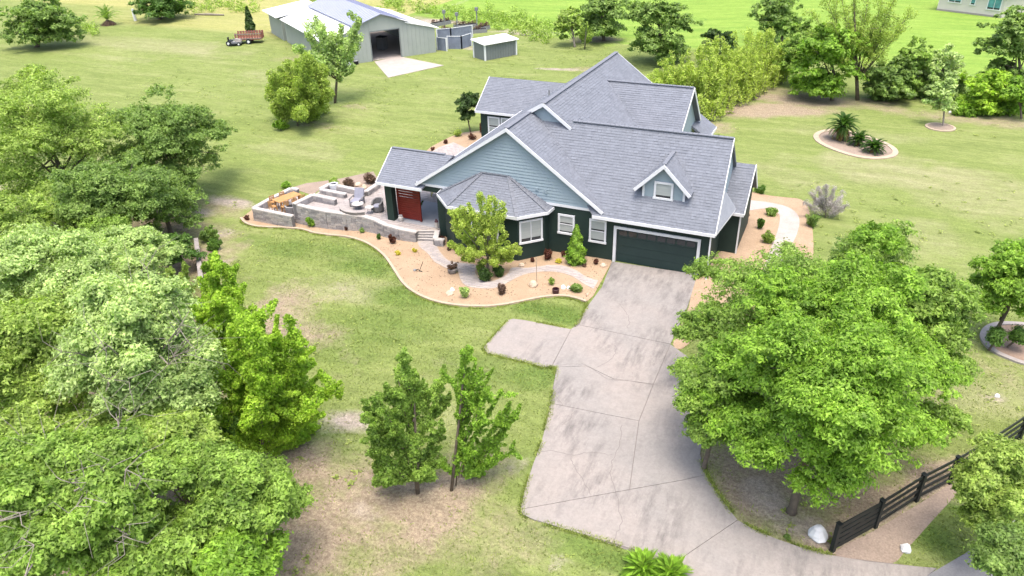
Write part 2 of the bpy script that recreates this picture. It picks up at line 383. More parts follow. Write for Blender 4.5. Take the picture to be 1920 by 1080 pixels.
base = mix(t, mod("lush", n_mid, .7), base, ramp(t, n_fine, [(.3, (0.073, 0.126, 0.029)), (.7, (0.139, 0.206, 0.047))]))
past = ramp(t, n_str, [(.3, (0.139, 0.246, 0.042)), (.55, (0.203, 0.312, 0.057)), (.75, (0.266, 0.352, 0.088))])
base = mix(t, A("pasture"), base, past)
base = mix(t, A("straw"), base, ramp(t, n_str, [(.3, (0.259, 0.274, 0.086)), (.7, (0.346, 0.331, 0.144))]))
base = mix(t, mod("dirt", n_mid), base, ramp(t, n_fine, [(.3, (.225, .175, .125)), (.5, (.29, .235, .172)), (.72, (.32, .285, .185))]))
base = mix(t, mod("sand", n_mid), base, ramp(t, n_fine, [(.3, (0.288, 0.245, 0.194)), (.7, (0.389, 0.346, 0.302))]))
base = mix(t, .55, base, ramp(t, n_ff, [(.3, .35), (.7, 1.35)]), 'MULTIPLY')
base = mix(t, .45, base, ramp(t, n_fine, [(.3, .42), (.7, 1.42)]), 'MULTIPLY')
base = mix(t, .55, base, ramp(t, noise(t, 2.2, 5, .75, stretch=(.6, 1.2, 1, math.radians(-14))), [(.3, .62), (.7, 1.32)]), 'MULTIPLY')
finish(m, t, base, .95, n_ff, .6, .05, spec=.1)
me.materials.append(m)
lawn = bpy.data.objects.new("lawn", me); COL.objects.link(lawn); props(lawn, kind='structure')

# grass blades on the nearer lawn (nobody could count them)
rng = np.random.default_rng(3)
n = 140000
bx = rng.uniform(-24, 24, n); by = -33+36*rng.random(n)**1.25
def samp(Aarr, x, y):
    i = np.clip(np.searchsorted(XS, x)-1, 0, len(XS)-2); j = np.clip(np.searchsorted(YS, y)-1, 0, len(YS)-2); return Aarr[j, i]
pz = samp(A_dirt, bx, by)+samp(A_sand, bx, by)*1.4
keep = rng.random(n) > pz*.85
NOGRASS = []     # filled with polygons below; blades inside are dropped

# ------------------------------------------------------------------ flat sheets
def W(L, dz=0.0): return [tuple(at(q[0], q[1], dz)) for q in L]
def sheet(name, pts, dz, mat, parent=None, thick=.12, step=2.0, kind='structure', zfun=None):
    P = [(p[0], p[1]) for p in pts]
    ar = sum(P[i-1][0]*P[i][1]-P[i][0]*P[i-1][1] for i in range(len(P)))
    if ar < 0: P = P[::-1]
    zf = zfun or (lambda x, y: gz(x)+dz)
    mb = MB(); x0, x1 = min(p[0] for p in P), max(p[0] for p in P)
    ks = int(math.ceil((x1-x0)/step))
    for k in range(ks):
        a, b = x0+k*step, x0+(k+1)*step
        c = clip(P, [(a, -1e4), (b, -1e4), (b, 1e4), (a, 1e4)])
        if len(c) >= 3: mb.poly([(x, y, zf(x, y)) for x, y in c])
    for i in range(len(P)):
        p, q = P[i-1], P[i]; mb.poly([(p[0], p[1], zf(*p)), (p[0], p[1], zf(*p)-thick), (q[0], q[1], zf(*q)-thick), (q[0], q[1], zf(*q))])
    NOGRASS.append(P)
    return mb.build(name, mat, parent, kind=kind if parent is None else None, fixn=False)
def inset(P, d):
    """shrink polygon towards its inside by d"""
    ar = sum(P[i-1][0]*P[i][1]-P[i][0]*P[i-1][1] for i in range(len(P)))
    s = 1 if ar > 0 else -1; out = []; n = len(P)
    for i in range(n):
        a, b, c = np.array(P[i-1][:2]), np.array(P[i][:2]), np.array(P[(i+1) % n][:2])
        u = (b-a)/max(np.linalg.norm(b-a), 1e-6); v = (c-b)/max(np.linalg.norm(c-b), 1e-6)
        n1 = np.array([-u[1], u[0]])*s; n2 = np.array([-v[1], v[0]])*s; k = n1+n2; k = k/max(1+n1@n2, .35)
        out.append(tuple(b+k*d))
    return out
def ribbon(mb, pts, wd, h, dz):
    P = [np.array(p[:2], float) for p in pts]
    L, Rr = [], []
    for i in range(len(P)):
        d = P[min(i+1, len(P)-1)]-P[max(i-1, 0)]; d /= max(np.linalg.norm(d), 1e-6); nn = np.array([-d[1], d[0]])*wd/2
        L.append(P[i]+nn); Rr.append(P[i]-nn)
    for i in range(len(P)-1):
        q = [Rr[i], Rr[i+1], L[i+1], L[i]]
        if h > 0: mb.hexa([(*p, gz(p[0])+dz-.1) for p in q]+[(*p, gz(p[0])+dz+h) for p in q])
        else: mb.poly([(*p, gz(p[0])+dz) for p in q])

# ------------------------------------------------------------------ driveway: concrete slabs with open joints
m, t = newmat("driveway_concrete")
n1 = noise(t, .35, 5, .65); n2 = noise(t, .95, 8, .78, stretch=(2.0, .5, 1, math.radians(30))); n3 = noise(t, 9, 4, .8); n4 = noise(t, .16, 3, .5); n5 = noise(t, .28, 3, .6); n6 = noise(t, 3.2, 6, .8)
c = ramp(t, n1, [(.3, (.285, .256, .236)), (.7, (.262, .246, .234))])
c = mix(t, ramp(t, n4, [(.42, 0.0), (.62, .6)]), c, (.225, .218, .21))
st_ = N(t, "ShaderNodeMath", operation='MULTIPLY'); t.links.new(ramp(t, n2, [(.46, 0.0), (.56, .5), (.68, 1.0)]), st_.inputs[0]); t.links.new(ramp(t, n5, [(.42, 0.04), (.60, .85)]), st_.inputs[1])
c = mix(t, st_.outputs[0], c, (.115, .108, .106))
c = mix(t, .35, c, ramp(t, n6, [(.3, .70), (.7, 1.18)]), 'MULTIPLY')
c = mix(t, .4, c, ramp(t, n3, [(.3, .62), (.7, 1.15)]), 'MULTIPLY')
M['drive'] = finish(m, t, c, .9, n3, .25, .02, spec=.2)
SLABS = [
 [(1147, 491.5), (1308, 516), (1290, 575), (1257, 647), (1086, 611), (1098, 580), (1128, 540)],
 [(1086, 611), (1257, 647), (1225, 722), (1150, 712), (1100, 688), (1043, 690), (1035, 688), (1072, 617)],
 [(1043, 690), (1100, 688), (1150, 712), (1225, 722), (1198, 791), (1053, 762), (1034, 758)],
 [(1034, 758), (1053, 762), (1198, 791), (1180, 920), (976, 957), (985, 915), (1000, 870), (1015, 830)],
 [(1257, 647), (1330, 700), (1372, 740), (1350, 800), (1316, 830), (1313, 855), (1323, 892), (1280, 902), (1180, 920), (1198, 791), (1225, 722)],
 [(976, 957), (1180, 920), (1280, 902), (1323, 892), (1335, 912), (1355, 942), (1383, 977), (1280, 1047), (1262, 1064), (1180, 1030), (1080, 1000), (1000, 976), (980, 967)],
 [(1383, 977), (1415, 995), (1450, 1010), (1500, 1028), (1560, 1043), (1630, 1055), (1700, 1062), (1757, 1067), (1700, 1110), (1560, 1160), (1380, 1160), (1290, 1084), (1262, 1064), (1280, 1047)],
 [(1071, 619), (1035, 687), (1020, 690), (912, 663), (907, 653), (930, 626), (952, 602), (962, 599), (985, 602)],
]
drive = thing("driveway", at(1150, 750), None, None); drive['kind'] = 'structure'
for s in SLABS:
    P = W(s); sheet("slab", inset(P, .012), .06, 'drive', drive, kind=None)
sheet("driveway_joint_bed", inset(W([(1147, 492), (1308, 516), (1290, 575), (1257, 647), (1330, 700), (1372, 740), (1350, 800), (1316, 830), (1313, 855), (1323, 892), (1383, 977), (1450, 1010), (1560, 1043), (1757, 1067), (1560, 1160), (1380, 1160), (1262, 1064), (1080, 1000), (980, 967), (976, 957), (1015, 830), (1043, 690), (1020, 690), (912, 663), (907, 653), (955, 600), (985, 602), (1071, 619), (1098, 580), (1128, 540)]), .03), .035, 'crack', drive, kind=None)
def cracks(lines):
    r = random.Random(4)
    for L in lines:
        P = smoothline(W(L), 5); P = [np.array((p[0]+r.uniform(-.05, .05), p[1]+r.uniform(-.05, .05))) for p in P]
        mb = MB(); ribbon(mb, P, .022, 0, .066); mb.build("crack", 'crack', drive, fixn=False)
cracks([[(1052, 686), (1083, 684), (1105, 690), (1140, 712), (1180, 716), (1243, 726)], [(1160, 570), (1172, 585), (1180, 600), (1176, 618)], [(1118, 692), (1150, 672), (1155, 650)], [(1012, 847), (1050, 850), (1075, 856), (1110, 850), (1148, 856)],
        [(1164, 800), (1162, 830), (1150, 860), (1145, 895), (1155, 930), (1165, 980), (1150, 1015)], [(1070, 860), (1078, 880), (1095, 905), (1108, 930)], [(1040, 740), (1054, 762)], [(1054, 800), (1070, 785), (1078, 768)]])

sheet("road", W([(1757, 1069), (1790, 1050), (1846, 1016), (1930, 955), (2060, 860), (2150, 900), (2000, 1040), (1900, 1110), (1750, 1160), (1640, 1130)]), .03, 'asphalt')

# ------------------------------------------------------------------ planting beds
edge_px = [(452, 410), (462, 420), (485, 426), (530, 428), (566, 431), (590, 438), (620, 442), (655, 446), (690, 458), (720, 480), (740, 508), (757, 533), (780, 551), (812, 565), (850, 573), (893, 576), (935, 574), (975, 567), (1015, 559), (1050, 556), (1078, 560), (1099, 567)]
front_edge = smoothline(W(edge_px), 4)
bed = front_edge+W([(1112, 556), (1147, 492)])+[(-.4, .3, 0), (-12.2, .3, 0)]+W([(822, 432), (781, 432), (720, 412), (640, 402), (551, 388), (480, 386), (470, 396)])
sheet("mulch_bed", bed, .035, 'mulch')
mb = MB(); ribbon(mb, front_edge, .16, .07, .05); mb.build("bed_edging", 'edging', kind='structure')
# walkway of small pavers
wl = [(782, 452), (787, 464), (802, 476), (814, 491), (826, 498), (838, 504), (857, 508), (863, 524), (871, 535), (886, 540), (912, 542), (932, 540), (950, 532), (968, 522), (990, 514), (1020, 510), (1050, 512), (1074, 520), (1094, 533), (1113, 543)]
wr = [(1122, 527), (1099, 520), (1081, 508), (1060, 500), (1040, 498), (1020, 499), (990, 503), (960, 503), (953, 513), (936, 524), (915, 529), (900, 523), (891, 512), (893, 503), (889, 497), (866, 494), (843, 490), (829, 478), (820, 464), (817, 452)]
walk = smoothline(W(wl), 3)+smoothline(W(wr), 3)
walkpoly = [(p[0], p[1]) for p in walk]
walkway = sheet("walkway", walk, .05, 'paver_joint')
def pavers(poly, lx, ly, rot, zf, mat, parent, rng, gap=.012, h=.02):
    mb = MB(); c, s = math.cos(rot), math.sin(rot); P = [(x*c+y*s, -x*s+y*c) for x, y in poly]
    x0, x1 = min(p[0] for p in P), max(p[0] for p in P); y0, y1 = min(p[1] for p in P), max(p[1] for p in P)
    for j in range(int((y1-y0)/ly)+1):
        for i in range(-1, int((x1-x0)/lx)+1):
            X, Y = x0+(i+.5*(j % 2))*lx, y0+j*ly; cx, cy = X+lx/2, Y+ly/2
            if not all(inside(P, qx, qy) for qx, qy in ((X+.02, Y+.02), (X+lx-.02, Y+.02), (X+lx-.02, Y+ly-.02), (X+.02, Y+ly-.02))): continue
            q = [(X+gap, Y+gap), (X+lx-gap, Y+gap), (X+lx-gap, Y+ly-gap), (X+gap, Y+ly-gap)]
            q = [(x*c-y*s, x*s+y*c) for x, y in q]; dh = h+rng.uniform(-.004, .004)
            mb.hexa([(x, y, zf(x, y)) for x, y in q]+[(x, y, zf(x, y)+dh) for x, y in q])
    return mb.build("pavers", mat, parent, kind='stuff', fixn=False)
pavers(walkpoly, .30, .2, .5, lambda x, y: gz(x)+.045, 'paver', walkway, random.Random(1))
# bed and path on the garage's right side
sb = W([(1381, 440), (1384, 405), (1396, 372), (1412, 361), (1440, 367), (1475, 371), (1502, 375), (1516, 392), (1524, 440), (1520, 500), (1470, 560), (1380, 610), (1310, 632), (1278, 655), (1262, 646), (1276, 610), (1292, 575), (1307, 518)])
sheet("side_mulch_bed", smoothline(sb, 3, True), .035, 'mulch')
sp = W([(1403, 378), (1420, 378), (1445, 381), (1476, 389), (1494, 402), (1499, 418), (1494, 440), (1484, 462), (1470, 500), (1430, 520), (1440, 480), (1452, 450), (1460, 425), (1461, 404), (1446, 393), (1424, 393), (1400, 395)])
sidewalk = sheet("side_path", smoothline(sp, 3, True), .055, 'concrete_pale')
# bed behind the patio and along the retaining wall's far side
sheet("patio_rear_bed", W([(548, 352), (575, 344), (600, 341), (640, 335), (700, 322), (712, 342), (690, 358), (620, 348), (600, 356), (586, 366), (560, 358)]), .035, 'mulch_pink')
sheet("rear_garden_bed", W([(790, 292), (808, 276), (838, 260), (862, 250), (905, 245), (912, 262), (880, 285), (842, 300)]), .035, 'mulch')
# palm island
isl = [(1530, 258), (1534, 251), (1548, 246), (1575, 245), (1620, 256), (1660, 270), (1677, 282), (1676, 291), (1660, 296), (1630, 297), (1595, 291), (1560, 279), (1538, 268)]
I = smoothline(W(isl), 4, True)
sheet("palm_bed", I, .03, 'mulch_pink')
mb = MB(); ribbon(mb, [p for p in I]+[I[0]], .45, .05, .03); mb.build("palm_bed_edging", 'edging', kind='structure')
r0 = at(1763, 239); ring = [(r0[0]+1.15*math.cos(a), r0[1]+1.15*math.sin(a), 0) for a in np.linspace(0, 2*math.pi, 25)[:-1]]
sheet("tree_ring_bed", ring, .05, 'mulch_pink')
mb = MB(); ribbon(mb, ring+[ring[0]], .2, .05, .03); mb.build("tree_ring_edging", 'edging', kind='structure')
# right edge round bed with timber-coloured edging
eb = [(1925, 610), (1880, 608), (1855, 614), (1843, 627), (1846, 642), (1862, 658), (1885, 670), (1925, 684), (2000, 700), (2050, 660), (2000, 620)]
E_ = smoothline(W(eb), 4, True)
sheet("right_edge_bed", E_, .03, 'soil')
mb = MB(); ribbon(mb, E_+[E_[0]], .28, .10, .0); mb.build("right_bed_edging", 'wood_grey', kind='structure')
# mulch strip along the outside of the fence
sheet("fence_strip", smoothline(W([(1566, 1036), (1600, 1052), (1670, 1058), (1700, 1030), (1745, 980), (1790, 930), (1815, 890), (1795, 900), (1740, 935), (1690, 965), (1640, 995)]), 3, True), .02, 'mulch_pink')

# ------------------------------------------------------------------ patio
ZP = .15
def PZ(L, z): return [tuple(atz(q[0], q[1], z)) for q in L]
S0, S1 = atz(781, 432, ZP), atz(816, 431, ZP)      # top nosing of the steps
fw_px = [(551, 381), (580, 388), (613, 395), (650, 400), (681, 404), (704, 411), (722, 420), (750, 428), (781, 434)]
fw_z = [.5, .5, .48, .44, .38, .32, .28, .25, .22]
FWALL = [tuple(atz(q[0], q[1], z)) for q, z in zip(fw_px, fw_z)]
floor_poly = [p[:2] for p in FWALL]+[tuple(S0[:2]), tuple(S1[:2]), (-12.3, .1), (-12.3, 12.0)]+[p[:2] for p in PZ([(850, 266), (822, 276), (796, 292), (716, 338), (690, 360), (648, 353), (618, 346), (601, 356), (586, 368)], ZP)]
patio = sheet("patio", floor_poly, 0, 'paver_joint', thick=.4, zfun=lambda x, y: ZP-.02)
pavers(floor_poly, .45, .3, .0, lambda x, y: ZP-.022, 'paver', patio, random.Random(2))
porch_poly = [(-16.6, -.05), (-12.4, -.05), (-12.4, 3.7), (-16.4, 3.7)]
sheet("porch_floor", porch_poly, 0, 'porch_floor', thick=.1, zfun=lambda x, y: ZP+.012)
ZL = -.62
LW = PZ([(548, 404), (475, 389), (509, 370), (530, 360), (545, 352), (558, 354)], -.08)
low_poly = [p[:2] for p in LW]+[p[:2] for p in PZ([(586, 366), (551, 383)], .0)]
lower = sheet("lower_terrace", low_poly, 0, 'paver_joint', thick=.4, zfun=lambda x, y: ZL-.02)
pavers(low_poly, .45, .3, .3, lambda x, y: ZL-.022, 'paver', lower, random.Random(3))

_sm = MB().hexa([(-.5, -.5, -.5), (.5, -.5, -.5), (.5, .5, -.5), (-.5, .5, -.5), (-.47, -.47, .5), (.47, -.47, .5), (.47, .47, .5), (-.47, .47, .5)])
def shared(name, mb, mat):
    o = mb.build(name, mat); me = o.data; bpy.data.objects.remove(o); return me
STONE = [shared("stone", MB().hexa([(-.5, -.5, -.5), (.5, -.5+.1*k, -.48), (.5, .5, -.5), (-.5, .5, -.5), (-.49, -.48, .5), (.48, -.5, .47+.01*k), (.5, .5, .5), (-.5, .5, .5)]), simple("wall_stone_%s" % "abc"[k], c1, c2, 2.2, .9, bump=.3, fine=(14, .35)))
         for k, (c1, c2) in enumerate([((.40, .385, .38), (.31, .30, .30)), ((.31, .30, .305), (.23, .22, .23)), ((.45, .42, .40), (.35, .33, .325))])]
CAPM = shared("cap_stone", _sm, 'cap')
def stone_wall(name, label, P, zb, thick=.28, cl=.5, ch=.22, stones=True, cat="wall"):
    """P: list of (x, y, ztop); zb: function x, y -> foot height. Core, courses of stones on the side seen, caps."""
    r = random.Random(len(P)*7+int(abs(P[0][0])*10)); P = [np.array(p, float) for p in P]
    root = thing(name, (P[0][0], P[0][1], zb(*P[0][:2])), label, cat)
    core = MB()
    for a, b in zip(P[:-1], P[1:]):
        d = b[:2]-a[:2]; L = np.linalg.norm(d); u = d/L; nn = np.array([-u[1], u[0]])
        q = [a[:2]+nn*thick/2*-1, b[:2]-nn*thick/2, b[:2]+nn*thick/2, a[:2]+nn*thick/2]; za, zc = a[2]-.075, b[2]-.075
        core.hexa([(*x, zb(*x)-.2) for x in q]+[(*q[0], za), (*q[1], zc), (*q[2], zc), (*q[3], za)])
        side = 1 if nn@(CAM[:2]-a[:2]) > 0 else -1; ang = math.atan2(u[1], u[0])
        k = max(1, round(L/.55))
        for i in range(k):
            f = (i+.5)/k; c = a+(b-a)*f; sl = math.atan2(b[2]-a[2], L)
            inst(CAPM, "cap_stone", (c[0], c[1], c[2]-.037), root, ang, (L/k-.012+(.05 if i in (0, k-1) else 0), thick+.09, .075)).rotation_euler = (0, -sl, ang)
        if not stones: continue
        nrow = int(max(1, round((max(a[2], b[2])-.075-min(zb(*a[:2]), zb(*b[:2])))/ch)))
        for j in range(nrow):
            s = -r.random()*cl*.5
            while s < L:
                e = s+cl*r.uniform(.7, 1.2); s0, e0 = max(0, s), min(L, e)
                if e0-s0 > .1:
                    f = (s0+e0)/2/L; c = a+(b-a)*f; zt = c[2]-.078-j*ch; z0 = max(zt-ch, zb(c[0], c[1])-.06)
                    if zt-z0 > .05:
                        pc = c[:2]+nn*side*(thick/2+r.uniform(.0, .022))
                        inst(STONE[r.randrange(3)], "stone", (pc[0], pc[1], (zt+z0)/2), root, ang+(math.pi if side > 0 else 0), (e0-s0-.014, .07, zt-z0-.014))
                s = e
    core.build("wall_core", 'mortar', root)
    return root
gfoot = lambda x, y: gz(x)-.02
stone_wall("retaining_wall", "long grey stone retaining wall curving along the front of the paved patio", FWALL, gfoot, cl=.44, ch=.185)
stone_wall("terrace_wall", "low stone wall with pale caps enclosing the picnic table terrace", LW, gfoot, cl=.44, ch=.185)
pf = lambda x, y: ZP
stone_wall("seat_wall", "short stone seat wall between the picnic table and the lounge chair", PZ([(551, 381), (586, 364), (629, 373)], .62), lambda x, y: ZP-.3, cl=.6)
stone_wall("planter_wall", "angled stone wall along the back of the patio in front of the shrubs", PZ([(601, 353), (618, 344), (686, 358), (710, 342)], .55), lambda x, y: ZP-.2, cl=.6)
stone_wall("water_feature_wall", "low stone wall with dark spouts in front of the white bowl", PZ([(601, 354), (648, 363)], .5), lambda x, y: ZP-.1, cl=.6)
stone_wall("cheek_wall", "short stone cheek wall on the right of the patio steps", [(S1[0]+.2, S1[1]-.05, .2), (S1[0]+.55, S1[1]-1.0, .05), (S1[0]+1.15, S1[1]-.9, .05)], gfoot, cl=.5)
# steps
st = thing("patio_steps", (S0[0], S0[1], gz(S0[0])), "four pale paved steps leading from the walkway up to the porch", "steps")
B0, B1 = at(781, 453), at(816, 453)
for k in range(4):
    f0, f1 = k/4, (k+1)/4; zt = ZP-(k+.35)*(ZP-gz(-13))/4.4
    a, b, c, d = S0+(B0-S0)*f0, S1+(B1-S1)*f0, S1+(B1-S1)*f1, S0+(B0-S0)*f1
    MB().hexa([(*p[:2], -1.0) for p in (d, c, b, a)]+[(*p[:2], zt) for p in (d, c, b, a)]).build("riser", 'stone', st)
    ex = (B0-S0)[:2]*.02; MB().hexa([(*(p[:2]+e), zt+.003) for p, e in ((d, ex), (c, ex), (b, 0*ex), (a, 0*ex))]+[(*(p[:2]+e), zt+.05) for p, e in ((d, ex), (c, ex), (b, 0*ex), (a, 0*ex))]).build("tread", 'cap', st)

# ================================================================== HOUSE
house = thing("house", (-4, 8, 0), "long dark green and blue grey house with grey shingle roofs and white trim", "house")
def roof_face(poly, parent, sub=0, course=.18, tab=.34, thick=.12, seed=0, edges=()):
    """planar convex roof face: slab 'roof' with a 'shingles' child; edges: indices of polygon edges that get a white board"""
    P = [np.asarray(p, float) for p in poly]; c = sum(P)/len(P)
    nn = np.cross(P[1]-P[0], P[2]-P[0]); nn /= np.linalg.norm(nn)
    if nn[2] < 0: P = P[::-1]; nn = -nn
    rf = MB().prism(P, -nn*thick).build("roof", 'ridge', parent)
    e = np.cross((0, 0, 1), nn); e /= np.linalg.norm(e); g = np.cross(nn, e)
    if g[2] < 0: g, e = -g, -e
    O = P[0]; Q = [((p-O)@e, (p-O)@g) for p in P]
    if sum(Q[i-1][0]*Q[i][1]-Q[i][0]*Q[i-1][1] for i in range(len(Q))) < 0: Q = Q[::-1]
    x0, x1 = min(q[0] for q in Q), max(q[0] for q in Q); y0, y1 = min(q[1] for q in Q), max(q[1] for q in Q)
    r = random.Random(seed+int(abs(x1)*100)); mb = MB()
    for j in range(int((y1-y0)/course)+1):
        a = y0+j*course; s = x0-r.random()*tab
        while s < x1:
            wd = tab*r.uniform(.55, 1.25); hb = .022+r.choice((0, 0, .010)); ga = r.choice((.006, .006, .03))
            q = clip([(s+ga, a), (s+wd, a), (s+wd, a+course), (s+ga, a+course)], Q)
            if len(q) >= 3:
                mb.poly([O+e*u+g*v+nn*(hb-(hb-.008)*(v-a)/course) for u, v in q])
                lo = [p for p in q if abs(p[1]-a) < 1e-6]
                if len(lo) >= 2:
                    l, h = min(p[0] for p in lo), max(p[0] for p in lo)
                    mb.poly([O+e*l+g*a+nn*.002, O+e*h+g*a+nn*.002, O+e*h+g*a+nn*hb, O+e*l+g*a+nn*hb])
            s += wd
    mb.build("shingles", 'shingle', rf, kind='stuff', fixn=False)
    for a, b in edges: edge_board(P, poly, a, b, parent, c)
    return rf
EB = [0]
def edge_board(P, poly, a, b, parent, c):
    a, b = np.asarray(poly[a], float), np.asarray(poly[b], float); d = b-a; d /= np.linalg.norm(d)
    m_ = (a+b)/2; out = np.cross(d, (0, 0, 1)); out /= np.linalg.norm(out)
    if out@(m_-c) < 0: out = -out
    L = np.linalg.norm(b-a); up = np.cross(d, out); up = up if up[2] > 0 else -up
    EB[0] = (EB[0]+1) % 7; o_ = .028+EB[0]*.004
    MB().obox(m_+out*o_-up*.07, d, out, up, L/2+.02, .022, .095).build("fascia", 'white', parent)
def cap_line(pts, parent, wd=.26):
    mb = MB()
    for a, b in zip(pts[:-1], pts[1:]): 
        a, b = np.asarray(a, float)+(0, 0, .035), np.asarray(b, float)+(0, 0, .035)
        n_ = max(1, int(np.linalg.norm(b-a)/.3))
        for i in range(n_): mb.bar(a+(b-a)*i/n_, a+(b-a)*(i+.94)/n_, wd, .05)
    mb.build("ridge_cap", 'ridge', parent)
ZE, H1, XM1, XL1, XR1 = 3.284, 7.765, -7.04, -13.79, -.80
H2, XM2, S2 = 8.40, -6.09, .728
YB = 18.5
ra = roof_face([(XL1, -.32, ZE), (XM1, -.32, H1), (XM1, 3.25, H1), (XL1, 3.25, ZE)], house, seed=1, edges=((0, 1),))
roof_face([(XL1, 3.25, ZE), (XM2, 3.25, H2), (XM2, YB, H2), (XL1, YB, ZE)], house, seed=2, edges=((2, 3), (3, 0)))
roof_face([(XM1, -.32, H1), (XR1, -.32, ZE), (XR1, 3.5, ZE), (XM1, 3.5, H1)], house, seed=3, edges=((0, 1),))
x2 = 1.2; z2 = H2-S2*(x2-XM2)
roof_face([(XM2, 3.25, H2), (-4.18, 3.25, H2-S2*(-4.18-XM2)), (-4.18, 3.8, H2-S2*(-4.18-XM2)), (XM2, 3.8, H2)], house, seed=4, edges=((0, 1),))
roof_face([(XM2, 3.8, H2), (x2, 3.8, z2), (x2, YB, z2), (XM2, YB, H2)], house, seed=5, edges=((2, 3),))
# step in the left rake where the taller roof starts
MB().bar((XM1-.1, 3.22, H1-.05), (XM2, 3.22, H2-.06), .05, .22).build("fascia", 'white', house)
# garage roof
GY0, GZ0, GYR, GZR = -.45, 3.026, 3.644, 7.345
roof_face([(-1.42, GY0, GZ0), (5.85, GY0, GZ0), (5.66, GYR, GZR), (-6.6, GYR, GZR)], house, seed=6, edges=((0, 1), (1, 2)))
roof_face([(5.66, GYR, GZR), (5.80, 7.7, GZ0), (-2, 7.7, GZ0), (-6, GYR, GZR)], house, seed=7)
cap_line([(-4.2, GYR, GZR), (5.7, GYR, GZR)], house); cap_line([(XM2, 3.2, H2), (XM2, YB, H2)], house, .3); cap_line([(XM1, -.32, H1), (XM1, 3.25, H1)], house, .3)
MB().box(-1.46, GY0, GZ0-.2, -1.40, .1, GZ0+.02).build("fascia", 'white', house)
# right gable end of the garage and its outward sloping lower face
MB().prism([(5.55, -.1, 3.3), (5.55, 7.2, 3.3), (5.55, GYR, 7.15)], (-.12, 0, 0)).build("gable_wall", 'siding', house)
mbs = MB(); A_, B_, C_ = np.array((5.68, 1.55, 5.12)), np.array((5.86, -.43, 3.03)), np.array((6.28, 3.74, 3.02))
nlap = 14
for k in range(nlap):
    f0, f1 = k/nlap, (k+1)/nlap; o_ = np.array((.035, 0, .01))
    mbs.poly([B_+(A_-B_)*f0+o_, C_+(A_-C_)*f0+o_, C_+(A_-C_)*f1, B_+(A_-B_)*f1])
    mbs.poly([B_+(A_-B_)*f0+o_, B_+(A_-B_)*f0, C_+(A_-C_)*f0, C_+(A_-C_)*f0+o_])
M['skirt'] = simple("skirt_shingle", (.34, .36, .41), (.29, .31, .36), 2, .85, fine=(9, .25))
mbs.build("side_skirt", 'skirt', house, kind='stuff', fixn=False)
MB().bar(B_+(0, 0, -.06), C_+(0, 0, -.06), .05, .16).build("fascia", 'white', house)
# projection on the right
roof_face([(5.4, 3.5, 2.80), (6.82, 3.5, 2.80), (6.84, 6.0, 5.08), (5.4, 6.0, 5.08)], house, seed=8, edges=((1, 2), (0, 1)))
roof_face([(5.4, 6.0, 5.08), (6.84, 6.0, 5.08), (6.84, 8.6, 2.7), (5.4, 8.6, 2.7)], house, seed=9, edges=((1, 2),))
MB().prism([(6.6, 3.8, 2.9), (6.6, 8.2, 2.9), (6.6, 6.0, 4.9)], (-.15, 0, 0)).build("gable_wall", 'siding', house)
MB().box(6.60, 3.66, 0, 6.68, 3.8, 2.85).build("corner_trim", 'white', house)
# cross gable behind
CY, CZ, CXE = 12.99, 7.59, 1.3
roof_face([(CXE, CY, CZ), (CXE-.05, 9.4, 4.6), (-3.4, 9.4, 4.6), (-5.1, CY, CZ)], house, seed=10, edges=((0, 1),))
roof_face([(CXE, CY, CZ), (CXE, 16.6, 4.3), (-4, 16.6, 4.3), (-5.1, CY, CZ)], house, seed=11, edges=((0, 1),))
cap_line([(-5.0, CY, CZ), (CXE, CY, CZ)], house)
MB().prism([(CXE-.3, 9.5, 2.8), (CXE-.3, 16.4, 2.8), (CXE-.3, 16.4, 4.2), (CXE-.3, CY, CZ-.2), (CXE-.3, 9.5, 4.5)], (-.15, 0, 0)).build("gable_wall", 'siding', house)
roof_face([(2.3, 15.0, 3.35), (2.3, 18.2, 3.35), (1.0, 18.2, 4.25), (1.0, 15.0, 4.25)], house, seed=12, edges=((0, 1),))
# upper front gable wall (over the garage roof)
MB().prism([(-7.4, 3.5, 6.3), (-3.6, 3.5, 6.3), (-4.2, 3.5, 6.95), (XM2, 3.5, H2-.15), (-6.9, 3.5, 7.65)], (0, .12, 0)).build("gable_wall", 'siding', house)
# front gable: lap siding boards
mbs = MB(); z = 3.28; lap = .2
def gx(z_, side): return XM1+((XL1-XM1) if side < 0 else (XR1-XM1))*(H1-.12-z_)/(H1-ZE)
while z < H1-.25:
    z1 = min(z+lap, H1-.2); y0, y1 = -.05, -.008
    a0, b0, a1, b1 = gx(z, -1)+.1, gx(z, 1)-.1, gx(z1, -1)+.1, gx(z1, 1)-.1
    mbs.poly([(a0, y0, z), (b0, y0, z), (b1, y1, z1), (a1, y1, z1)]); mbs.poly([(a0, y1, z), (b0, y1, z), (b0, y0, z), (a0, y0, z)]); z += lap
mbs.build("siding", 'siding', house, kind='stuff', fixn=False)
MB().prism([(gx(3.2, -1), 0, 3.2), (gx(3.2, 1), 0, 3.2), (XM1, 0, H1-.15)], (0, .15, 0)).build("gable_wall", 'siding', house)
MB().box(-13.62, -.085, 3.12, -.85, -.054, 3.28).build("trim_board", 'white', house)
for x, z_ in ((-5.2, 4.05), (-4.6, 3.95)): MB().box(x-.09, -.10, z_-.09, x+.09, -.025, z_+.09).build("vent_box", 'siding', house)
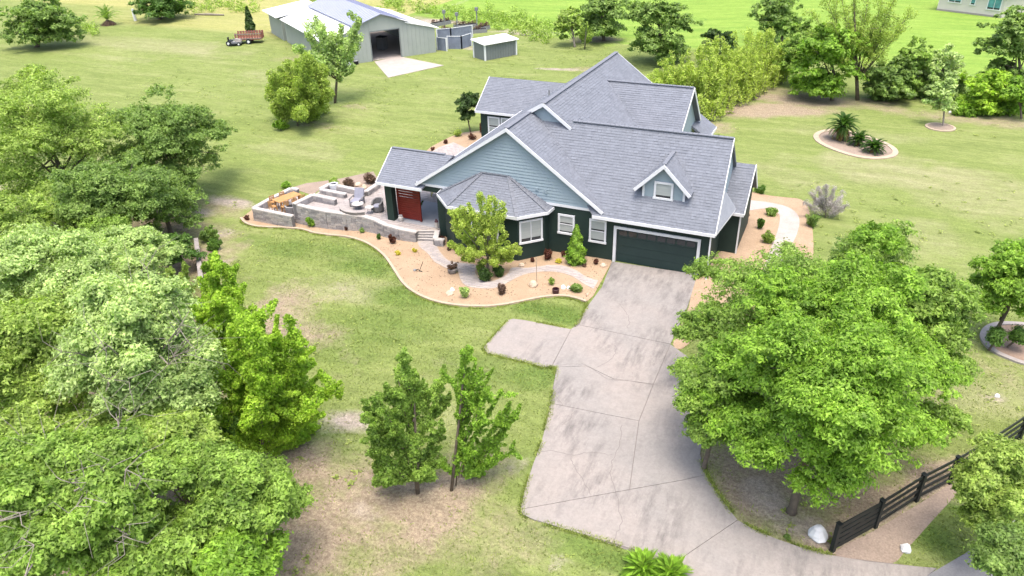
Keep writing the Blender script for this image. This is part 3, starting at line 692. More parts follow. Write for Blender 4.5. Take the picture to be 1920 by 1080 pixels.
# walls: dark green lap siding on plain cores
def wall(p, q, z0, z1, th=.2, lapstep=.2, inner=1):
    p, q = np.array(p, float), np.array(q, float); d = q-p; L = np.linalg.norm(d); u = d/L; nn = np.array((u[1], -u[0]))   # outward on the right-hand side of p->q
    a, b = p-nn*th, q-nn*th
    wl_ = MB().hexa([(*p, z0), (*q, z0), (*b, z0), (*a, z0), (*p, z1), (*q, z1), (*b, z1), (*a, z1)]).build("wall", 'green', house)
    mb = MB(); z = z0+.3
    while z < z1-.02:
        zt = min(z+lapstep, z1); o0, o1 = nn*.022, nn*.004
        mb.poly([(*(p+o0), z), (*(q+o0), z), (*(q+o1), zt), (*(p+o1), zt)]); mb.poly([(*(p+o1), z), (*(q+o1), z), (*(q+o0), z), (*(p+o0), z)]); z += lapstep
    mb.build("siding", 'green', wl_, kind='stuff', fixn=False); return wl_
DW, DH = 4.88, 2.24
wall((-12.4, 0), (-.02, 0), -.8, 3.1); wall((DW+.02, 0), (5.5, 0), -.4, 3.02)
MB().box(-.02, 0, DH+.02, DW+.02, .2, 3.02).build("wall", 'green', house)
wall((5.5, 0), (5.5, 3.7), -.4, 3.1); wall((5.5, 3.7), (6.62, 3.7), -.4, 2.8); wall((6.62, 3.7), (6.62, 8.4), -.4, 2.8); wall((5.5, 8.4), (5.5, 9.5), -.4, 3.0)
wall((1.0, 9.5), (1.0, 16.4), -.4, 3.0); wall((-12.4, 16.5), (-12.4, 0), -.8, 3.1); wall((1.0, 18.3), (-12, 18.3), -.8, 3.1)
# garage door: four sections, top one glazed
gd = MB().box(0, .10, 0, DW, .16, DH).build("garage_door", 'door', house)
for k in range(4):
    z0, z1 = k*DH/4+.006, (k+1)*DH/4-.006
    MB().hexa([(.02, .06, z0), (DW-.02, .06, z0), (DW-.02, .1, z0), (.02, .1, z0), (.02, .07, z1), (DW-.02, .07, z1), (DW-.02, .1, z1), (.02, .1, z1)]).build("panel", 'door', gd)
for k in range(8):
    x = .1+k*(DW-.2)/8; MB().box(x+.05, .05, 3*DH/4+.12, x+(DW-.2)/8-.05, .066, DH-.12).build("pane", 'glass', gd)
tr = MB(); tr.box(-.17, -.09, 0, -.0, .055, DH+.0); tr.box(DW+.0, -.09, 0, DW+.17, .055, DH+.0); tr.box(-.17, -.09, DH+.003, DW+.17, .055, DH+.17)
tr.build("door_trim", 'white', house)
def window(p, u, w_, z0, z1, split='h', parent=None, n_=None, glass='blind'):
    """p: left foot of the opening on the wall (x, y); u: unit along the wall; outward normal is on the right-hand side of u"""
    parent = parent or house
    p, u = np.array(p, float), np.array(u, float); nn = np.array((u[1], -u[0])) if n_ is None else np.array(n_, float); V = lambda a, z, o: (*(p+u*a+nn*o), z)
    def bx(mb, a0, a1, b0, b1, o0, o1): mb.hexa([V(a0, b0, o1), V(a1, b0, o1), V(a1, b0, o0), V(a0, b0, o0), V(a0, b1, o1), V(a1, b1, o1), V(a1, b1, o0), V(a0, b1, o0)])
    f = .12; mb = MB(); bx(mb, 0, f, z0+f, z1-f, .02, .09); bx(mb, w_-f, w_, z0+f, z1-f, .02, .09); bx(mb, 0, w_, z1-f, z1, .02, .092); bx(mb, -.03, w_+.03, z0, z0+f, .02, .12)
    win = mb.build("window", 'white', parent)
    halves = [(f, w_-f, z0+f, (z0+z1)/2-.02), (f, w_-f, (z0+z1)/2+.02, z1-f)] if split == 'h' else [(f, w_/2-.02, z0+f, z1-f), (w_/2+.02, w_-f, z0+f, z1-f)] if split == 'v' else [(f, w_-f, z0+f, z1-f)]
    mb = MB()
    if split == 'h': bx(mb, f, w_-f, (z0+z1)/2-.025, (z0+z1)/2+.025, .02, .07)
    if split == 'v': bx(mb, w_/2-.025, w_/2+.025, z0+f, z1-f, .02, .07)
    if mb.v: mb.build("meeting_rail", 'white', win)
    for a0, a1, b0, b1 in halves:
        mb = MB(); bx(mb, a0, a1, b0, b1, .015, .035); mb.build("pane", glass, win)
        mb = MB(); bx(mb, a0, a1, b0, b0+(b1-b0)*.16, .036, .040); mb.build("blind_gap", 'glass', win)
    return win
window((-3.78, 0), (1, 0), 1.09, 1.31, 2.64); window((-1.73, 0), (1, 0), 1.09, 1.09, 2.64)
# bay
BX0, BX1, BYF = -10.2, -5.73, -1.92
bay_pts = [(-11.5, 0), (-11.5, -.62), (BX0, BYF), (BX1, BYF), (-4.43, -.62), (-4.43, 0)]
for a, b in zip(bay_pts[:-1], bay_pts[1:]): wall(a, b, -.8, 2.9, th=.15)
dd = np.array(bay_pts[4])-np.array(bay_pts[3]); dd /= np.linalg.norm(dd)
window(np.array(bay_pts[3])+dd*.1, dd, 1.55, 1.0, 2.55, 'v')
window((-8.9, BYF), (1, 0), 1.9, 1.0, 2.5, 'v')
EV = [(-12.0, -.04), (-11.9, -.75), (-10.37, -2.27), (-5.58, -2.27), (-4.16, -.85), (-4.1, -.04)]; TL, TR_ = (-8.95, -.04, 4.6), (-7.1, -.04, 4.6)
EV = [(x, y, 3.0) for x, y in EV]
bf = [[EV[2], EV[3], TR_, TL], [EV[3], EV[4], TR_], [EV[4], EV[5], TR_], [EV[1], EV[2], TL], [EV[0], EV[1], TL]]
for i, f in enumerate(bf): roof_face(f, house, seed=20+i, edges=((0, 1),))
for e_ in (EV[1], EV[2]): cap_line([e_, TL], house, .22)
for e_ in (EV[3], EV[4]): cap_line([e_, TR_], house, .22)
cap_line([TL, TR_], house, .2)
# porch at the left
roof_face([(-16.85, -.4, 3.0), (-13.3, -.4, 3.0), (-12.3, 2.35, 4.5), (-17.15, 2.35, 4.5)], house, seed=30, edges=((0, 1), (0, 3)))
roof_face([(-17.15, 2.35, 4.5), (-12.3, 2.35, 4.5), (-12.3, 5.0, 3.05), (-17.0, 5.0, 3.05)], house, seed=31, edges=((0, 3), (2, 3)))
cap_line([(-17.1, 2.35, 4.5), (-12.9, 2.35, 4.5)], house, .22)
MB().box(-16.45, -.12, ZP-.1, -15.9, .38, 2.85).build("post", 'green', house)
MB().box(-16.5, 3.4, ZP-.1, -16.1, 3.8, 2.85).build("post", 'green', house)
MB().box(-16.5, -.02, 2.72, -12.4, .22, 3.04).build("beam", 'green', house)
MB().box(-13.9, -.06, 2.95, -13.6, .2, 3.28).build("soffit_return", 'white', house)
# slatted red screen between post and opening: every board is a part
scr = thing("privacy_screen", (-15.0, .4, ZP), "red stained slatted wooden screen beside the dark porch post", "screen")
MB().box(-15.85, .36, ZP+.02, -15.72, .46, 2.72).build("stile", 'red', scr); MB().box(-14.12, .36, ZP+.02, -14.0, .46, 2.72).build("stile", 'red', scr)
bm0 = shared("board", MB().box(-.8, -.03, -.075, .8, .03, .075), 'red')
z = ZP+.18
for k in range(15):
    if z > 2.7: break
    inst(bm0, "board", (-14.92, .40, z), scr); z += .158 if z < 1.75 else .20
# rear left wing
roof_face([(-18.05, 16.9, 3.0), (-11, 16.9, 3.0), (-11, 20.5, 5.05), (-18.3, 20.5, 5.05)], house, seed=33, edges=((0, 1), (0, 3)))
roof_face([(-18.3, 20.5, 5.05), (-11, 20.5, 5.05), (-11, 24.2, 3.0), (-18.1, 24.2, 3.0)], house, seed=34, edges=((0, 3),))
wall((-17.7, 17.2), (-12, 17.2), -.9, 2.9); wall((-17.7, 23.8), (-17.7, 17.2), -.9, 2.9)
MB().prism([(-17.75, 17.3, 2.8), (-17.75, 23.7, 2.8), (-17.75, 20.5, 4.8)], (.15, 0, 0)).build("gable_wall", 'siding', house)
window((-17.0, 17.2), (1, 0), 1.15, .7, 2.55); window((-15.75, 17.2), (1, 0), 1.15, .7, 2.55)
# dormer
DY = .72; DXC = 2.46
MB().prism([(1.25, DY, 3.9), (3.72, DY, 3.9), (3.72, DY, 4.95), (DXC, DY, 6.2), (1.25, DY, 4.95)], (0, 1.6, 0)).build("dormer_wall", 'siding', house)
for x in (1.22, 3.62): MB().box(x, DY-.03, 4.05, x+.13, DY-.004, 5.0).build("corner_trim", 'white', house)
dz_ = 6.45
roof_face([(.78, DY-.32, 4.78), (DXC, DY-.32, dz_), (DXC, 3.0, dz_), (.78, 1.6, 4.78)], house, seed=40, course=.2, edges=((0, 1),))
roof_face([(4.12, DY-.32, 4.78), (DXC, DY-.32, dz_), (DXC, 3.0, dz_), (4.12, 1.6, 4.78)], house, seed=41, course=.2, edges=((0, 1),))
cap_line([(DXC, DY-.3, dz_), (DXC, 2.9, dz_)], house, .22)
window((1.92, DY), (1, 0), 1.13, 4.22, 5.30, 'n')
# downpipe at the garage corner
MB().bar((5.62, -.3, -.1), (5.62, -.3, 3.0), .08, .08, (1, 0, 0)).build("downpipe", 'white', house)

for k, (x, y) in enumerate(((-9.2, 12.0), (-3.6, 14.5))):
    z_ = ZE+(x-XL1)*(H2-ZE)/(XM2-XL1) if x < XM2 else H2-S2*(x-XM2)
    MB().tube([(x, y, z_-.1), (x, y, z_+.45)], .06, 8).build("vent_pipe", 'grey_metal', house)

# ================================================================== PLANTS
def unit(V): return V/np.maximum(np.linalg.norm(V, axis=-1, keepdims=True), 1e-9)
def leafquads(C, Nn, L, Wd, rng, droop=.15):
    """pointed leaves (one triangle each) at C with normals Nn"""
    n = len(C); r = rng.normal(size=(n, 3)); T = unit(r-(r*Nn).sum(-1, keepdims=True)*Nn); B = np.cross(Nn, T)
    s = rng.uniform(.6, 1.3, (n, 1)); l = L*s/2; w_ = Wd*s*.62
    tip = C+T*l*1.15; tip[:, 2] -= (droop*l)[:, 0]
    return np.stack([C-T*l*.75+B*w_, tip, C-T*l*.85-B*w_], 1)
def lobes_to_leaves(lobes, n, L, rng, up=.75, per=40, spread=.17, low=-.35):
    """lobes: (cx, cy, cz, rx, ry, rz); leaves in rounded clumps on and in their outer shells"""
    lb = np.array(lobes, float); area = (lb[:, 3]*lb[:, 4]+lb[:, 5]*(lb[:, 3]+lb[:, 4]))
    nc = max(1, n//per); k = rng.choice(len(lb), nc, p=area/area.sum())
    D = unit(rng.normal(size=(nc, 3))); bad = D[:, 2] < low; D[bad, 2] *= -1
    R = rng.uniform(.60, 1.12, (nc, 1))*(1+.14*rng.normal(size=(nc, 1)))
    CC = lb[k, :3]+D*lb[k, 3:6]*R
    sc = (np.clip(lb[k, 3:6].mean(1), .5, 1.6)*spread*rng.uniform(.6, 1.4, nc))[:, None]
    off = rng.normal(size=(nc*per, 3))*np.repeat(sc, per, 0)*(1.15, 1.15, .6)
    C = np.repeat(CC, per, 0)+off
    Nn = unit(off/np.repeat(sc, per, 0)*.35+np.repeat(D, per, 0)*.45+np.array([0, 0, up])+rng.normal(size=(nc*per, 3))*.5)
    return leafquads(C, Nn, L*1.1, L*.5, rng)
def sprays_to_leaves(segs, n, L, rng, rad=.3, taper=.75, up=.3, wr=.5, t0=.12):
    """segs: (p0, p1) pairs; leaves gathered round each line, thinner at the tip"""
    S = np.array([(a, b) for a, b in segs], float); ln = np.linalg.norm(S[:, 1]-S[:, 0], axis=1)
    k = rng.choice(len(S), n, p=ln/ln.sum()); t = t0+(1-t0)*rng.random(n)**.85
    A_, B_ = S[k, 0], S[k, 1]; d = unit(B_-A_); r = rng.normal(size=(n, 3)); r -= (r*d).sum(-1, keepdims=True)*d; r = unit(r)
    rr = (np.asarray(rad)[k] if hasattr(rad, '__len__') else rad)*(1-taper*t)*rng.random(n)**.5
    C = A_+(B_-A_)*t[:, None]+r*rr[:, None]
    Nn = unit(r*.5+np.array([0, 0, up])+rng.normal(size=(n, 3))*.5)
    return leafquads(C, Nn, L, L*wr, rng)
def limbs(mb, base, top, tips, r0, rng, split=.45):
    base, top = np.array(base, float), np.array(top, float); H = top-base
    mid = base+H*.5+np.array([rng.normal()*.06, rng.normal()*.06, 0])*np.linalg.norm(H)
    mb.tube([base-(0, 0, .1), base+H*.04, mid, top], [r0*1.5, r0, r0*.75, r0*.35], 7)
    for tp in tips:
        tp = np.array(tp, float); f = rng.uniform(split*.6, 1.0); a = base+H*f
        m_ = (a+tp)/2+np.array([0, 0, .12*np.linalg.norm(tp-a)]); r_ = r0*.4*(1.15-f*.5)
        mb.tube([a, m_, tp], [r_, r_*.65, r_*.2], 5)
def scale_at(p): return FPX/proj(p)[2]         # pixels per metre
def crown_at(cx, cy, zc, rx, ry):
    c = at(cx, cy, zc); s = scale_at(c); R = rx/s; d = np.linalg.norm(c-CAM); sp = (CAM[2]-c[2])/d; cp = math.sqrt(1-sp*sp)
    v = max((ry/s)**2-(R*sp)**2, (.45*R*cp)**2); rz = min(math.sqrt(v)/cp, 1.5*R)
    rz = max(rz, .72*R); zc2 = max(zc, rz*.92+.3); c = at(cx, cy, zc2); return c, rx/scale_at(c), rz
def sublobes(c, R, rz, K, rng, lo=.35, hi=.88, size=(.13, .27), low=-.75, flip=.35):
    out = []
    for i in range(int(K*1.9)):
        d = rng.normal(size=3); d /= np.linalg.norm(d)
        if d[2] < low or (d[2] < -.2 and rng.random() < flip): d[2] = -d[2]
        f = rng.uniform(lo**2, hi**2)**.5; s = rng.uniform(*size)*R
        out.append((c[0]+d[0]*R*f, c[1]+d[1]*R*f, max(c[2]+d[2]*rz*f, gz(c[0])+s*.5), s*1.15, s*1.15, s*.75*min(1.3, max(.8, rz/R))))
    out.append((*c, R*.5, R*.5, rz*.5))
    return out
LN, LS = 1.36, .82
def broad(label, cx, cy, rx, ry, zc, leaf, n, L=.2, K=22, seed=0, name="oak_tree", cat="tree", extra=(), twigs=0, group=None, size=(.13, .27), trunk='bark', base=None, mult=1.0, spread=.17):
    rng = np.random.default_rng(100+seed); c, R, rz = crown_at(cx, cy, zc, rx, ry)
    if base is not None:
        b = at(*base); c = np.array(aty(cx, cy, b[1]+0.0)); s = scale_at(c); R = rx/s; rz = max(.45*R, min(ry/s*.95, 1.6*R))
        foot = (b[0], b[1], b[2])
    else: foot = (c[0]+rng.normal()*.2, c[1]+rng.normal()*.2, gz(c[0]))
    lb = sublobes(c, R, rz, K, rng, size=size, low=-.75 if base is None else -.97, flip=.35 if base is None else 0)
    if base is not None and n >= 12500: lb += sublobes((c[0], c[1], max(foot[2]+R*.35, c[2]-rz*.75)), R*.8, R*.35, 9, rng, size=(.25, .4))
    for (ex, ey, ez, er) in extra:
        e = at(ex, ey, ez); r_ = er/scale_at(e); lb += sublobes(e, r_, r_*.75, 7, rng, size=(.25, .45))
    root = thing(name, foot, label, cat, group)
    mb = MB(); limbs(mb, foot, c+np.array([0, 0, rz*.25]), [l[:3] for l in lb[:14]], max(.06, R*.055), rng); mb.build("trunk", trunk, root, fixn=False, smooth=True)
    V = lobes_to_leaves(lb, int(n*(LN if base is None else .8)), L*(LS if base is None else 1.0), rng, spread=spread)
    o = quadmesh("crown", V, leaf, root); o['kind'] = 'stuff'
    if twigs:
        mb = MB()
        for i in range(twigs):
            d = rng.normal(size=3); d[2] = abs(d[2])*.5+.15; d /= np.linalg.norm(d); a = c+d*(R, R, rz)*.6; e = c+d*(R, R, rz)*rng.uniform(.85, 1.08)
            m_ = (a+e)/2+rng.normal(size=3)*.15*R; mb.tube([a, m_, e], [.035, .022, .008], 4)
            for q in range(7):
                f = e if q % 2 else m_; dd = d+rng.normal(size=3)*.7; mb.tube([f, f+dd*.3+rng.normal(size=3)*.1, f+dd*.55+rng.normal(size=3)*.2, f+dd*.9+rng.normal(size=3)*.3], [.014, .011, .008, .003], 4)
        mb.build("dead_branches", 'bark_pale', root, kind='stuff', fixn=False)
    return root

# ---- the woods on the left
broad("rounded grey green oak at the far end of the left woods, closest to the patio", 322, 275, 100, 112, 4.6, 'lf_oak', 62000, .20, 30, 1, extra=[(400, 250, 4, 40), (250, 230, 5, 45), (350, 345, 2.5, 45)])
broad("tall yellow green oak at the left edge whose crown stands against the open lawn", 95, 285, 130, 140, 5.0, 'lf_yel', 62000, .20, 34, 2, extra=[(70, 150, 7, 35), (30, 180, 6, 40), (135, 150, 7.5, 14)])
broad("mid green oak between the tall yellow green oak and the grey green oak", 215, 385, 118, 105, 3.8, 'lf_oak', 52000, .20, 28, 3, extra=[(240, 300, 4, 40)])
broad("pale sage oak halfway up the left edge", 110, 520, 140, 95, 4.6, 'lf_sage', 56000, .18, 28, 4)
broad("light green oak below the pale sage oak at the left edge", 60, 690, 150, 150, 5, 'lf_yel', 62000, .17, 32, 5)
broad("broad silvery oak with bare grey twigs in the middle of the left woods", 270, 690, 140, 185, 5.8, 'lf_sage', 80000, .165, 40, 6, extra=[(360, 700, 5.5, 45), (200, 560, 6, 60)], twigs=9)
broad("dense bright green oak with fallen grey branches in the lower left corner", 150, 945, 170, 150, 5.2, 'lf_mid', 76000, .16, 36, 7, extra=[(60, 860, 6, 60), (330, 880, 5, 60)], twigs=12)
broad("spreading young oak reaching out over the bare soil at the foot of the woods", 440, 950, 100, 105, 4.0, 'lf_mid', 46000, .15, 26, 8, extra=[(545, 935, 2.6, 36), (505, 890, 2.5, 36)])
for i, (x, y, r, rv, z, lf, n_, lab) in enumerate([
 (35, 450, 90, 90, 4.2, 'lf_yel', 30000, "yellow green oak at the left edge under the tall one"), (190, 610, 90, 70, 4.0, 'lf_oak', 26000, "mid green oak between the pale sage oak and the silvery oak"),
 (60, 840, 110, 80, 4.6, 'lf_yel', 30000, "yellow green oak at the left edge above the lower corner tree"), (310, 850, 100, 70, 4.2, 'lf_yel', 30000, "yellow green oak between the silvery oak and the lower corner tree"),
 (40, 1030, 110, 80, 4.6, 'lf_yel', 34000, "yellow green oak cut off by the picture's lower left corner"), (290, 1050, 120, 60, 3.6, 'lf_mid', 30000, "low bright oak along the bottom edge of the woods"),
 (130, 395, 80, 60, 3.4, 'lf_yel', 20000, "lower yellow green oak behind the pale sage oak"), (250, 480, 80, 60, 3.2, 'lf_sage', 20000, "sage shrubby oak at the middle of the woods' far side"), (195, 455, 80, 60, 3.0, 'lf_mid', 16000, "mid green bough between the tall yellow green oak and the sage oaks"), (200, 810, 90, 60, 4.0, 'lf_yel', 20000, "yellow green oak tucked under the silvery oak"), (340, 790, 80, 60, 4.0, 'lf_mid', 18000, "mid green oak between the silvery oak and the vivid maples"), (440, 1060, 105, 60, 3.0, 'lf_bright', 30000, "mid bright oak at the bottom edge beside the bare soil"), (300, 380, 90, 70, 2.6, 'lf_oak', 22000, "low branching oak under the rounded grey green oak")]):
    broad(lab, x, y, r, rv, z, lf, n_, .175, 22, 80+i)
for i, (x, y, r, rv, z, lf, n_, lab) in enumerate([(1655, 570, 100, 80, 4.6, 'lf_mid', 34000, "mid green oak between the large bright oak and the round oak"), (1620, 500, 80, 45, 4.0, 'lf_oak', 20000, "mid green oak at the far side of the clump beside the side path")]):
    broad(lab, x, y, r, rv, z, lf, n_, .16, 20, 95+i)
def plume_tree(label, base, segs_px, n, L, leaf, rad, name="maple_tree", cat="tree", seed=0, r0=.12, t0=.1, wr=.55, group=None, trunk='bark', up=.3, taper=.75, side=7):
    """tree built of leafy sprays; segs_px: (x0, y0, x1, y1[, radius]) in the picture, laid into the tree's own depth with some spread"""
    rng = np.random.default_rng(200+seed); b = at(*base); root = thing(name, b, label, cat, group); dn = np.array([-CAM[0]+b[0], -CAM[1]+b[1]]); dn /= np.linalg.norm(dn)
    def P3(x, y, off):
        o = b[:2]+dn*off; D = ray(x, y); k = ((o-CAM[:2])@dn)/(D[:2]@dn); p = CAM+D*k; p[2] = max(p[2], gz(p[0])+.03); return p
    S, Rr = [], []; mb = MB()
    for s in segs_px:
        o0 = rng.normal()*.15; o1 = o0+rng.normal()*.7*rad*2
        p, q = P3(s[0], s[1], o0), P3(s[2], s[3], o1); S.append((p, q)); Rr.append(s[4] if len(s) > 4 else rad)
        mb.tube([p, (p+q)/2+rng.normal(size=3)*.05, q], [r0*.4, r0*.25, r0*.06], 5)
    S0, R0 = list(S), list(Rr)
    for (p, q), r_ in zip(S0, R0):
        d = q-p; L_ = np.linalg.norm(d)
        for k in range(side):
            f = rng.uniform(.25, .98); a = p+d*f; e = d/L_*.55+rng.normal(size=3)*.62+np.array([0, 0, .1]); e /= np.linalg.norm(e)
            e = a+e*L_*rng.uniform(.14, .34)*(1.25-f*.6); e[2] = max(e[2], gz(e[0])+.05); S.append((a, e)); Rr.append(r_*.55); mb.tube([a, e], [r0*.12, r0*.03], 4)
    Rr = [r*(.42 if i < len(R0) else 1.0) for i, r in enumerate(Rr)]
    tp = max(zip(S0, segs_px), key=lambda q: q[0][1][2]-abs(q[1][2]-base[0])*.12)[0][1]; mb.tube([b-(0, 0, .1), b+(tp-b)*.35, b+(tp-b)*.7, tp], [r0, r0*.75, r0*.45, r0*.1], 7); mb.build("trunk", trunk, root, fixn=False, smooth=True)
    o = quadmesh("crown", sprays_to_leaves(S, int(n*1.5), L*.9, rng, np.array(Rr), up=up, wr=wr, t0=t0, taper=taper), leaf, root); o['kind'] = 'stuff'; return root
R_ = random.Random(9)
def fan(bx, by, tips, mid=.35, cx=None):
    out = []
    for (x, y) in tips:
        f = R_.uniform(.1, mid); out.append((bx+(x-bx)*f*.5, by+(y-by)*f, x, y)); 
    return out
plume_tree("tall vivid yellow green maple beside the grey timber rail", (425, 700), fan(425, 690, [(405, 500), (430, 505), (385, 530), (450, 540), (365, 570), (470, 575), (340, 600), (400, 560), (440, 600), (380, 640), (480, 640), (350, 660), (420, 620)])+[(425, 690, 420, 540, .9)], 52000, .135, 'lf_vivid', .62, seed=1, side=13)
plume_tree("widest vivid yellow green maple at the lawn side of the left woods", (490, 870), fan(490, 860, [(455, 590), (490, 580), (520, 590), (550, 600), (430, 640), (570, 660), (600, 700), (640, 715), (410, 700), (595, 760), (560, 740), (530, 690), (470, 680), (500, 640), (400, 760), (420, 820), (600, 800), (550, 820), (450, 760), (510, 760), (470, 830)])+[(490, 860, 490, 640, 1.1), (490, 860, 540, 680, 1.0), (480, 860, 440, 700, 1.0)], 92000, .13, 'lf_vivid', .68, seed=2, side=13)
plume_tree("low dark green sapling under the vivid maples", (420, 880), fan(420, 880, [(380, 800), (400, 780), (430, 790), (450, 800), (370, 840), (460, 840)]), 9000, .15, 'lf_dark', .5, seed=3)
plume_tree("fluffy yellow green grass clump left of the grey timber rail", (335, 585), fan(335, 585, [(315, 530), (330, 520), (345, 525), (360, 540), (305, 550), (370, 560), (350, 500), (320, 500)]), 9000, .22, 'lf_yel', .4, name="grass_clump", cat="shrub", seed=4, wr=.25)
for i, (bx_, by_, h, lf, lab) in enumerate([(392, 452, 26, 'lf_oak', "ragged shrub at the upper end of the grey timber rail"), (402, 470, 22, 'lf_dark', "small dark shrub right of the grey timber rail"), (400, 512, 34, 'lf_bright', "bright shrub halfway along the grey timber rail")]):
    plume_tree(lab, (bx_, by_), fan(bx_, by_, [(bx_+dx*h, by_-dy*h) for dx, dy in ((-.5, .6), (-.2, .95), (.15, 1.0), (.45, .7), (.6, .35), (-.6, .3), (0, .6))]), 2600, .17, lf, .45, name="shrub", cat="shrub", seed=10+i, r0=.04)
broad("dark evergreen shrub under the grey green oak", 330, 470, 45, 35, 1.2, 'lf_dark', 7000, .2, 10, 31, name="shrub", cat="shrub")
broad("olive shrub growing at the left of the bare soil patch", 290, 545, 55, 40, 1.5, 'lf_yel', 8000, .2, 10, 32, name="shrub", cat="shrub")

# ---- pair of saplings in the front lawn
tipsA = [(755, 665), (740, 690), (775, 700), (720, 720), (800, 720), (705, 745), (815, 755), (690, 775), (835, 700), (690, 810), (830, 800), (700, 845), (820, 840), (720, 880), (700, 905), (800, 880), (745, 730), (770, 760), (700, 870), (835, 860), (720, 900), (815, 895), (735, 790), (780, 820), (750, 850), (765, 880), (845, 735), (680, 750)]
plume_tree("denser darker sapling of the pair on the bare patch", (783, 925), [(770+(x-770)*.15, min(900, y+ (60+abs(x-770)*.35)), x, y) for x, y in tipsA]+[(780, 915, 757, 690, .45)], 40000, .12, 'lf_mid', .44, name="sapling", seed=20, r0=.09, side=11)
tipsB = [(876, 648), (868, 690), (892, 680), (900, 700), (925, 690), (915, 730), (940, 735), (950, 765), (972, 775), (945, 800), (965, 845), (935, 850), (860, 730), (880, 740), (870, 790), (900, 790), (855, 840), (880, 830), (910, 830), (830, 870), (890, 880), (920, 870), (905, 890)]
plume_tree("sparser lighter sapling of the pair, nearer the driveway", (846, 920), [(862+(x-865)*.15, min(895, y+(70+abs(x-865)*.55)), x, y) for x, y in tipsB]+[(855, 910, 874, 660, .25)], 21000, .115, 'lf_bright', .32, name="sapling", seed=21, r0=.07, side=9)

# ---- trees right of the driveway
broad("mid green oak spreading beside the garage behind the large bright one", 1505, 605, 175, 120, 4.4, 'lf_mid', 80000, .15, 46, 40, extra=[(1345, 520, 3.4, 50), (1350, 600, 4, 60), (1680, 450, 5, 40), (1630, 480, 5, 60), (1740, 560, 4.5, 55)])
broad("large bright green oak standing at the fence corner", 1550, 735, 165, 165, 6.0, 'lf_bright', 150000, .145, 40, 41, extra=[(1425, 700, 5.0, 95), (1675, 690, 5.4, 100), (1470, 565, 6.6, 85), (1620, 560, 7.2, 105), (1545, 875, 3.4, 80), (1690, 800, 4.2, 75), (1405, 820, 3.6, 75), (1330, 745, 3.6, 60), (1750, 715, 4.6, 55), (1640, 450, 7.4, 50)])
broad("small mid green oak hanging over the driveway edge", 1345, 735, 85, 100, 3.6, 'lf_mid', 40000, .15, 24, 42, extra=[(1290, 700, 3, 30), (1330, 810, 2.5, 40), (1310, 620, 3, 40)])
broad("round oak at the right end of the lawn above the spreading crowns", 1735, 620, 90, 130, 4.6, 'lf_mid', 36000, .16, 24, 43, extra=[(1790, 700, 3.5, 40), (1770, 790, 3, 40)])
broad("leafy tree in the round bed at the right edge", 1898, 540, 72, 95, 3.0, 'lf_bright', 30000, .18, 20, 44)
for i, (x, y, lab) in enumerate([(1868, 632, "dark clipped bush in the round bed, on the left"), (1912, 632, "lower bush in the round bed, cut by the picture's edge")]):
    broad(lab, x, y, 14, 18, .8, 'lf_dark', 3500, .16, 8, 46+i, name="bush", cat="bush", trunk='bark')
broad("grey green oak at the bottom right beside the road", 1890, 915, 92, 95, 3.4, 'lf_yel', 52000, .14, 30, 48, extra=[(1850, 970, 2.5, 40), (1830, 900, 3, 34)])
broad("dark leaved oak in the bottom right corner over the road", 1890, 1040, 62, 60, 3.2, 'lf_oak', 24000, .135, 16, 49)

# ---- trees of the far lawn and the pasture
FAR = [("rounded green tree between the pine and the pale grey green tree", (1712, 120), (40, 50), (1715, 184), 'lf_mid', 14000, .32, 18), ("leafy tree filling the gap between the dark tree and the pine", (1500, 82), (44, 52), (1508, 160), 'lf_mid', 14000, .34, 18), ("pale bushy tree at the right edge beside the lime green tree", (1912, 175), (36, 40), (1915, 222), 'lf_bright', 9000, .3, 14),
 ("large dark oak in the top left corner", (70, 38), (78, 50), (70, 88), 'lf_oak', 24000, .42, 24),
 ("dense dark green thicket tree left of the barn with the white post in front", (300, 5), (66, 32), (300, 36), 'lf_dark', 14000, .45, 18),
 ("slim evergreen with red brown garden beneath, beside the rear wing", (877, 196), (25, 32), (882, 248), 'lf_deep', 7000, .26, 12),
 ("grey trunked tree with a thin olive crown in front of the dark trees", (1066, 42), (36, 36), (1078, 88), 'lf_yel', 6000, .36, 14),
 ("dark spreading tree at the head of the rear lawn", (1125, 18), (60, 52), (1132, 76), 'lf_oak', 17000, .45, 20),
 ("tall full tree behind the house ridge", (1232, 48), (72, 68), (1240, 118), 'lf_oak', 26000, .36, 28),
 ("small dark round shrub tree in the pasture", (1354, 76), (40, 24), (1356, 100), 'lf_deep', 8000, .36, 12),
 ("dark tree above the bamboo hedge", (1462, 22), (50, 44), (1465, 78), 'lf_oak', 14000, .4, 18),
 ("leafy green tree with pale leaf clusters right of the bamboo hedge", (1552, 112), (68, 76), (1560, 188), 'lf_bright', 28000, .32, 26),
 ("dark shrubby tree behind the palm island", (1675, 150), (52, 44), (1680, 188), 'lf_oak', 16000, .34, 18),
 ("pale grey green tree in the pasture edge", (1765, 128), (52, 50), (1768, 186), 'lf_sage', 14000, .32, 20),
 ("thin grey leaved young tree in the mulch ring", (1770, 182), (30, 44), (1768, 236), 'lf_sage', 5600, .22, 14),
 ("bright lime green tree right of the mulch ring", (1850, 168), (48, 42), (1840, 212), 'lf_vivid', 15000, .3, 18),
 ("big dark tree at the right edge below the beige house", (1898, 90), (66, 90), (1905, 190), 'lf_oak', 24000, .34, 26)]
for i, (lab, c_, r_, b_, lf, n_, L_, K_) in enumerate(FAR):
    broad(lab, c_[0], c_[1], r_[0], r_[1], 3, lf, n_, L_, K_, 60+i, name="shrub_tree" if "shrub" in lab else "tree", base=b_, trunk='bark_pale' if ("grey" in lab or "thin" in lab) else 'bark')
